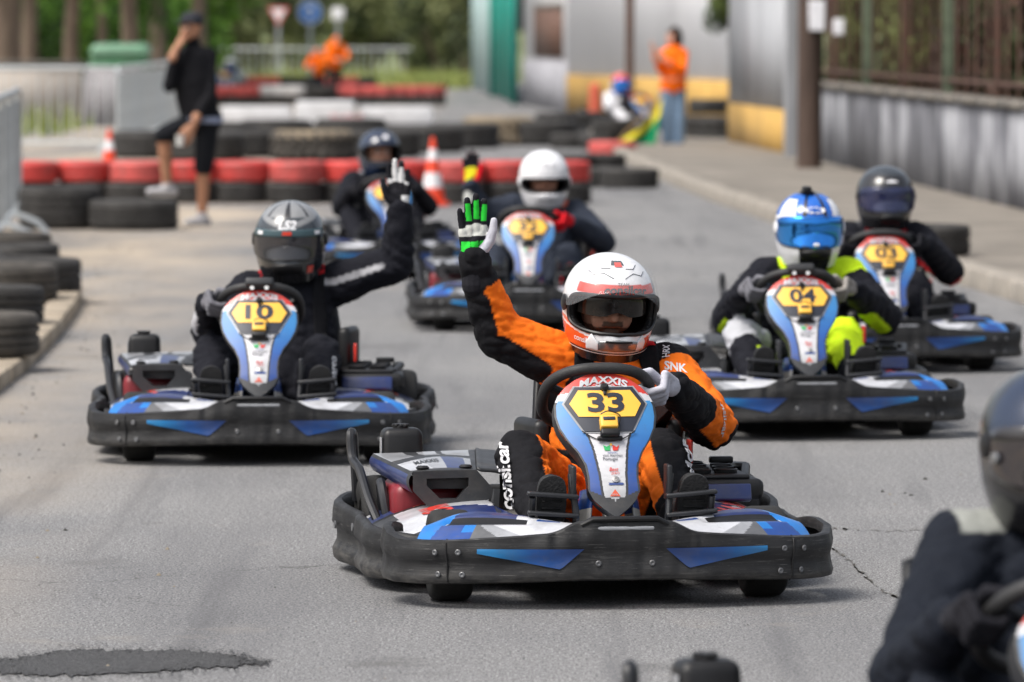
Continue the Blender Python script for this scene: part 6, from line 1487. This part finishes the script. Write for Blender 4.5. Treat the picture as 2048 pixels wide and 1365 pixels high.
# man in black hoodie, one foot up on a tyre
b = GP(404, 452); mn = empty('person', (b.x, b.y, 0), 0, 'man in black hoodie and shorts with one foot on a tyre', 'person')
HOOD = cloth('hoodie_black', (.008, .008, .010)); SHORT = cloth('shorts_black', (.010, .011, .014)); HEM = cloth('shirt_hem_pale', (.30, .34, .46))
sg = [('pelvis', (-.045, 0, .87), (.045, 0, .87), .13, .13), ('torso', (-.02, 0, .92), (-.06, 0, 1.18), .145, .16, 1.12, (1, 0, 0)), ('torso', (-.06, 0, 1.18), (-.07, 0, 1.33), .16, .145, 1.1, (1, 0, 0)), ('torso', (-.19, .0, 1.37), (.06, .02, 1.38), .075, .075), ('neck', (-.07, .01, 1.4), (-.075, 0, 1.5), .07, .06),
      ('thR', (.05, 0, .84), (.015, -.01, .48), .098, .082), ('shR', (.015, -.01, .50), (.0, .02, .09), .060, .040), ('shR', (.012, .03, .42), (.006, .04, .3), .055, .05), ('thL', (-.08, -.02, .83), (-.30, -.17, .74), .095, .078), ('shL', (-.30, -.17, .74), (-.275, -.10, .33), .060, .042), ('shL', (-.29, -.13, .62), (-.28, -.10, .5), .056, .05),
      ('armL', (-.19, -.01, 1.36), (-.255, -.13, 1.13), .066, .056), ('armL', (-.255, -.13, 1.13), (-.20, -.17, 1.40), .056, .042), ('armR', (.06, .0, 1.36), (.075, -.10, 1.06), .066, .056), ('armR', (.075, -.10, 1.06), (-.055, -.20, .84), .054, .040)]
def cman(t, q, p, n):
    if t in ('shR', 'shL'): return 1 if not (t == 'shL' and q < .06 and p[2] > .78) else 2
    if t in ('thR', 'thL', 'pelvis'):
        return 3 if (t == 'pelvis' and .84 < p[2] < .88 and p[1] < .1) else 2
    return 0
obj('body', flesh('body', sg, .011, 4, [HOOD, SKIN2, SHORT, HEM], cman, .004, 7, 3), mn)
hd = head(mn, (-.085, -.01, 1.60), R(-42), SKIN2, lambda p: p[2] > .03 and p[1] > -.03 or p[1] > .05)
cp = MB(); cp.lathe([(.095, .0), (.094, .03), (.075, .07), (.04, .088), (0, .093)], 24, 0, Matrix.Translation((0, .015, .045))); cp.rbox((0, -.10, .05), (.13, .09, .012), .005, 0)
obj('cap', cp.mesh('cap', [cloth('cap_charcoal', (.03, .032, .04))]), mn, Matrix.Translation((-.085, -.01, 1.60)) @ Matrix.Rotation(R(-42), 4, 'Z'))
bare_hand(mn, (-.198, -.175, 1.43), (.35, .25, .9), (.6, .5, -.3), (.3, -.8, .2), SKIN2); bare_hand(mn, (-.06, -.205, .82), (-.45, -.15, -1), (-.3, 1, 0), (-.8, -.3, .3), SKIN2)
shoe_flat(mn, (0, .02, .085), (-.75, -.7, 0), TRAIN, TSOLE); shoe_flat(mn, (-.275, -.10, .335), (-.9, -.45, 0), TRAIN, TSOLE)
cu = empty('paper_cup', (b.x - .16, b.y - .26, .655), 0, 'small white paper cup in the hand of the man in black', 'cup')
obj('cup', MB().lathe([(.026, 0), (.034, .085), (.036, .088), (.031, .085), (.024, .006), (0, .006)], 18).mesh('cup', [mat('white_paper', (.75, .74, .70), .7, var=.05)]), cu)
# marshal in orange jacket and jeans by the white house
b = GP(1346, 306); wm = empty('person', (b.x, b.y, 0), 0, 'marshal in orange jacket and light jeans beside the white house', 'person')
HIVIS = cloth('hi_vis_orange', (.95, .16, .008), .7); HISTR = cloth('hi_vis_strip', (.85, .30, .18), .5); JEANS = cloth('light_jeans', (.20, .30, .44))
sg = [('pelvis', (-.05, 0, .84), (.05, 0, .84), .125, .125), ('torso', (0, 0, .88), (.01, 0, 1.1), .155, .15, 1.1, (1, 0, 0)), ('torso', (.01, 0, 1.1), (.015, .01, 1.26), .15, .14, 1.12, (1, 0, 0)), ('torso', (-.11, .01, 1.27), (.13, .01, 1.27), .075, .075), ('neck', (.01, .01, 1.3), (0, 0, 1.4), .065, .058),
      ('leg', (-.07, 0, .82), (-.075, -.01, .45), .10, .085), ('leg', (-.075, -.01, .45), (-.07, .02, .08), .085, .075), ('leg', (.075, .02, .82), (.08, .02, .45), .10, .085), ('leg', (.08, .02, .45), (.07, .05, .08), .085, .075),
      ('arm', (-.11, -.02, 1.26), (-.16, -.16, 1.07), .068, .06), ('arm', (-.16, -.16, 1.07), (-.24, -.26, 1.24), .058, .045), ('arm', (.13, -.02, 1.26), (.12, -.18, 1.06), .068, .06), ('arm', (.12, -.18, 1.06), (-.10, -.28, 1.18), .058, .045)]
obj('body', flesh('body', sg, .012, 4, [HIVIS, JEANS, HISTR], lambda t, q, p, n: 1 if t == 'leg' or (t == 'pelvis' and p[2] < .80) else (2 if .93 < p[2] < .97 and t in ('torso', 'pelvis') else 0), .004, 7, 1), wm)
head(wm, (0, -.01, 1.49), R(-65), SKIN, lambda p: True if p[1] > -.02 or p[2] > .045 else False)
obj('hair', flesh('hair', [('h', (.02, .02, 1.53), (.04, .04, 1.44), .098, .09), ('h', (.05, .05, 1.44), (.05, .08, 1.27), .08, .05)], .012, 3, [HAIR], lambda *_: 0), wm)
bare_hand(wm, (-.245, -.265, 1.255), (-.3, -.2, 1), (.8, .3, 0), (.3, -.8, 0), SKIN); bare_hand(wm, (-.12, -.285, 1.19), (-.9, -.1, .5), (0, 1, 0), (.2, -.3, 1), SKIN)
for x, y in ((-.07, .02), (.07, .05)): shoe_flat(wm, (x, y, .085), (-.8, -.5, 0), mat('trainer_white', (.66, .66, .66), .6, var=.15), TSOLE)
# flag hanging from the marshal's side
fg = empty('signal_flag', (b.x - .36, b.y - .15, 0), 0, 'yellow and green signal flag trailing on the ground beside the marshal', 'flag')
def flagf(u, v): return (-.40 + .62 * u - .10 * v * u, .05 * math.sin(u * 9 + v * 3), .03 + (.10 + .55 * u ** 1.6) * (1 - v) + .02 * math.sin(u * 7))
obj('cloth', solid(MB().grid(flagf, 24, 12, lambda u, v: 0 if v < .35 else 1).mesh('cloth', [cloth('flag_yellow', (.62, .52, .03)), cloth('flag_green', (.01, .22, .09))], 60), .004), fg)
obj('staff', MB().tube([(-.42, .02, .08), (.24, .03, .78)], .012, 8).mesh('staff', [mat('wood_staff', (.3, .2, .1), .7, var=.2)]), fg)
# two far marshals in orange
for i, (px, d, lab, h, yaw) in enumerate([(668, 133, 'far marshal in bright orange jacket, the taller of two behind the tyres', 1.0, R(20)), (640, 130, 'far marshal in orange crouching, the lower of two behind the tyres', .80, R(-30))]):
    e = empty('person', ((px - 1024) / F * d, d, 0), yaw, lab, 'person'); e.scale = (h, h, h)
    sg = [('leg', (-.09, 0, .72), (-.10, -.08, .42), .09, .08), ('leg', (-.10, -.08, .42), (-.10, .05, .06), .08, .06), ('leg', (.09, 0, .72), (.10, -.08, .42), .09, .08), ('leg', (.10, -.08, .42), (.10, .05, .06), .08, .06), ('torso', (0, 0, .78), (0, -.12, 1.12), .17, .18, 1.15, (1, 0, 0)), ('torso', (-.16, -.14, 1.16), (.16, -.14, 1.16), .09, .09), ('hood', (0, -.16, 1.26), (0, -.2, 1.32), .11, .10), ('arm', (-.18, -.14, 1.15), (-.26, -.3, .95), .07, .06), ('arm', (-.26, -.3, .95), (-.12, -.45, .88), .06, .045), ('arm', (.18, -.14, 1.15), (.26, -.3, .95), .07, .06), ('arm', (.26, -.3, .95), (.12, -.45, .88), .06, .045)]
    obj('body', flesh('body', sg, .016, 3, [HIVIS, C_NAVY, HAIR], lambda t, q, p, n: 1 if t == 'leg' else 0), e)
    head(e, (0, -.235, 1.29), 0, SKIN, None, .9, R(15))
    for s in (-1, 1): bare_hand(e, (s * .12, -.46, .88), (-s * .4, -1, -.1), (0, 0, -1), (-s, 0, .3), SKIN); shoe_flat(e, (s * .10, .04, .085), (0, -1, 0), S_BLACK, S_SOLE)
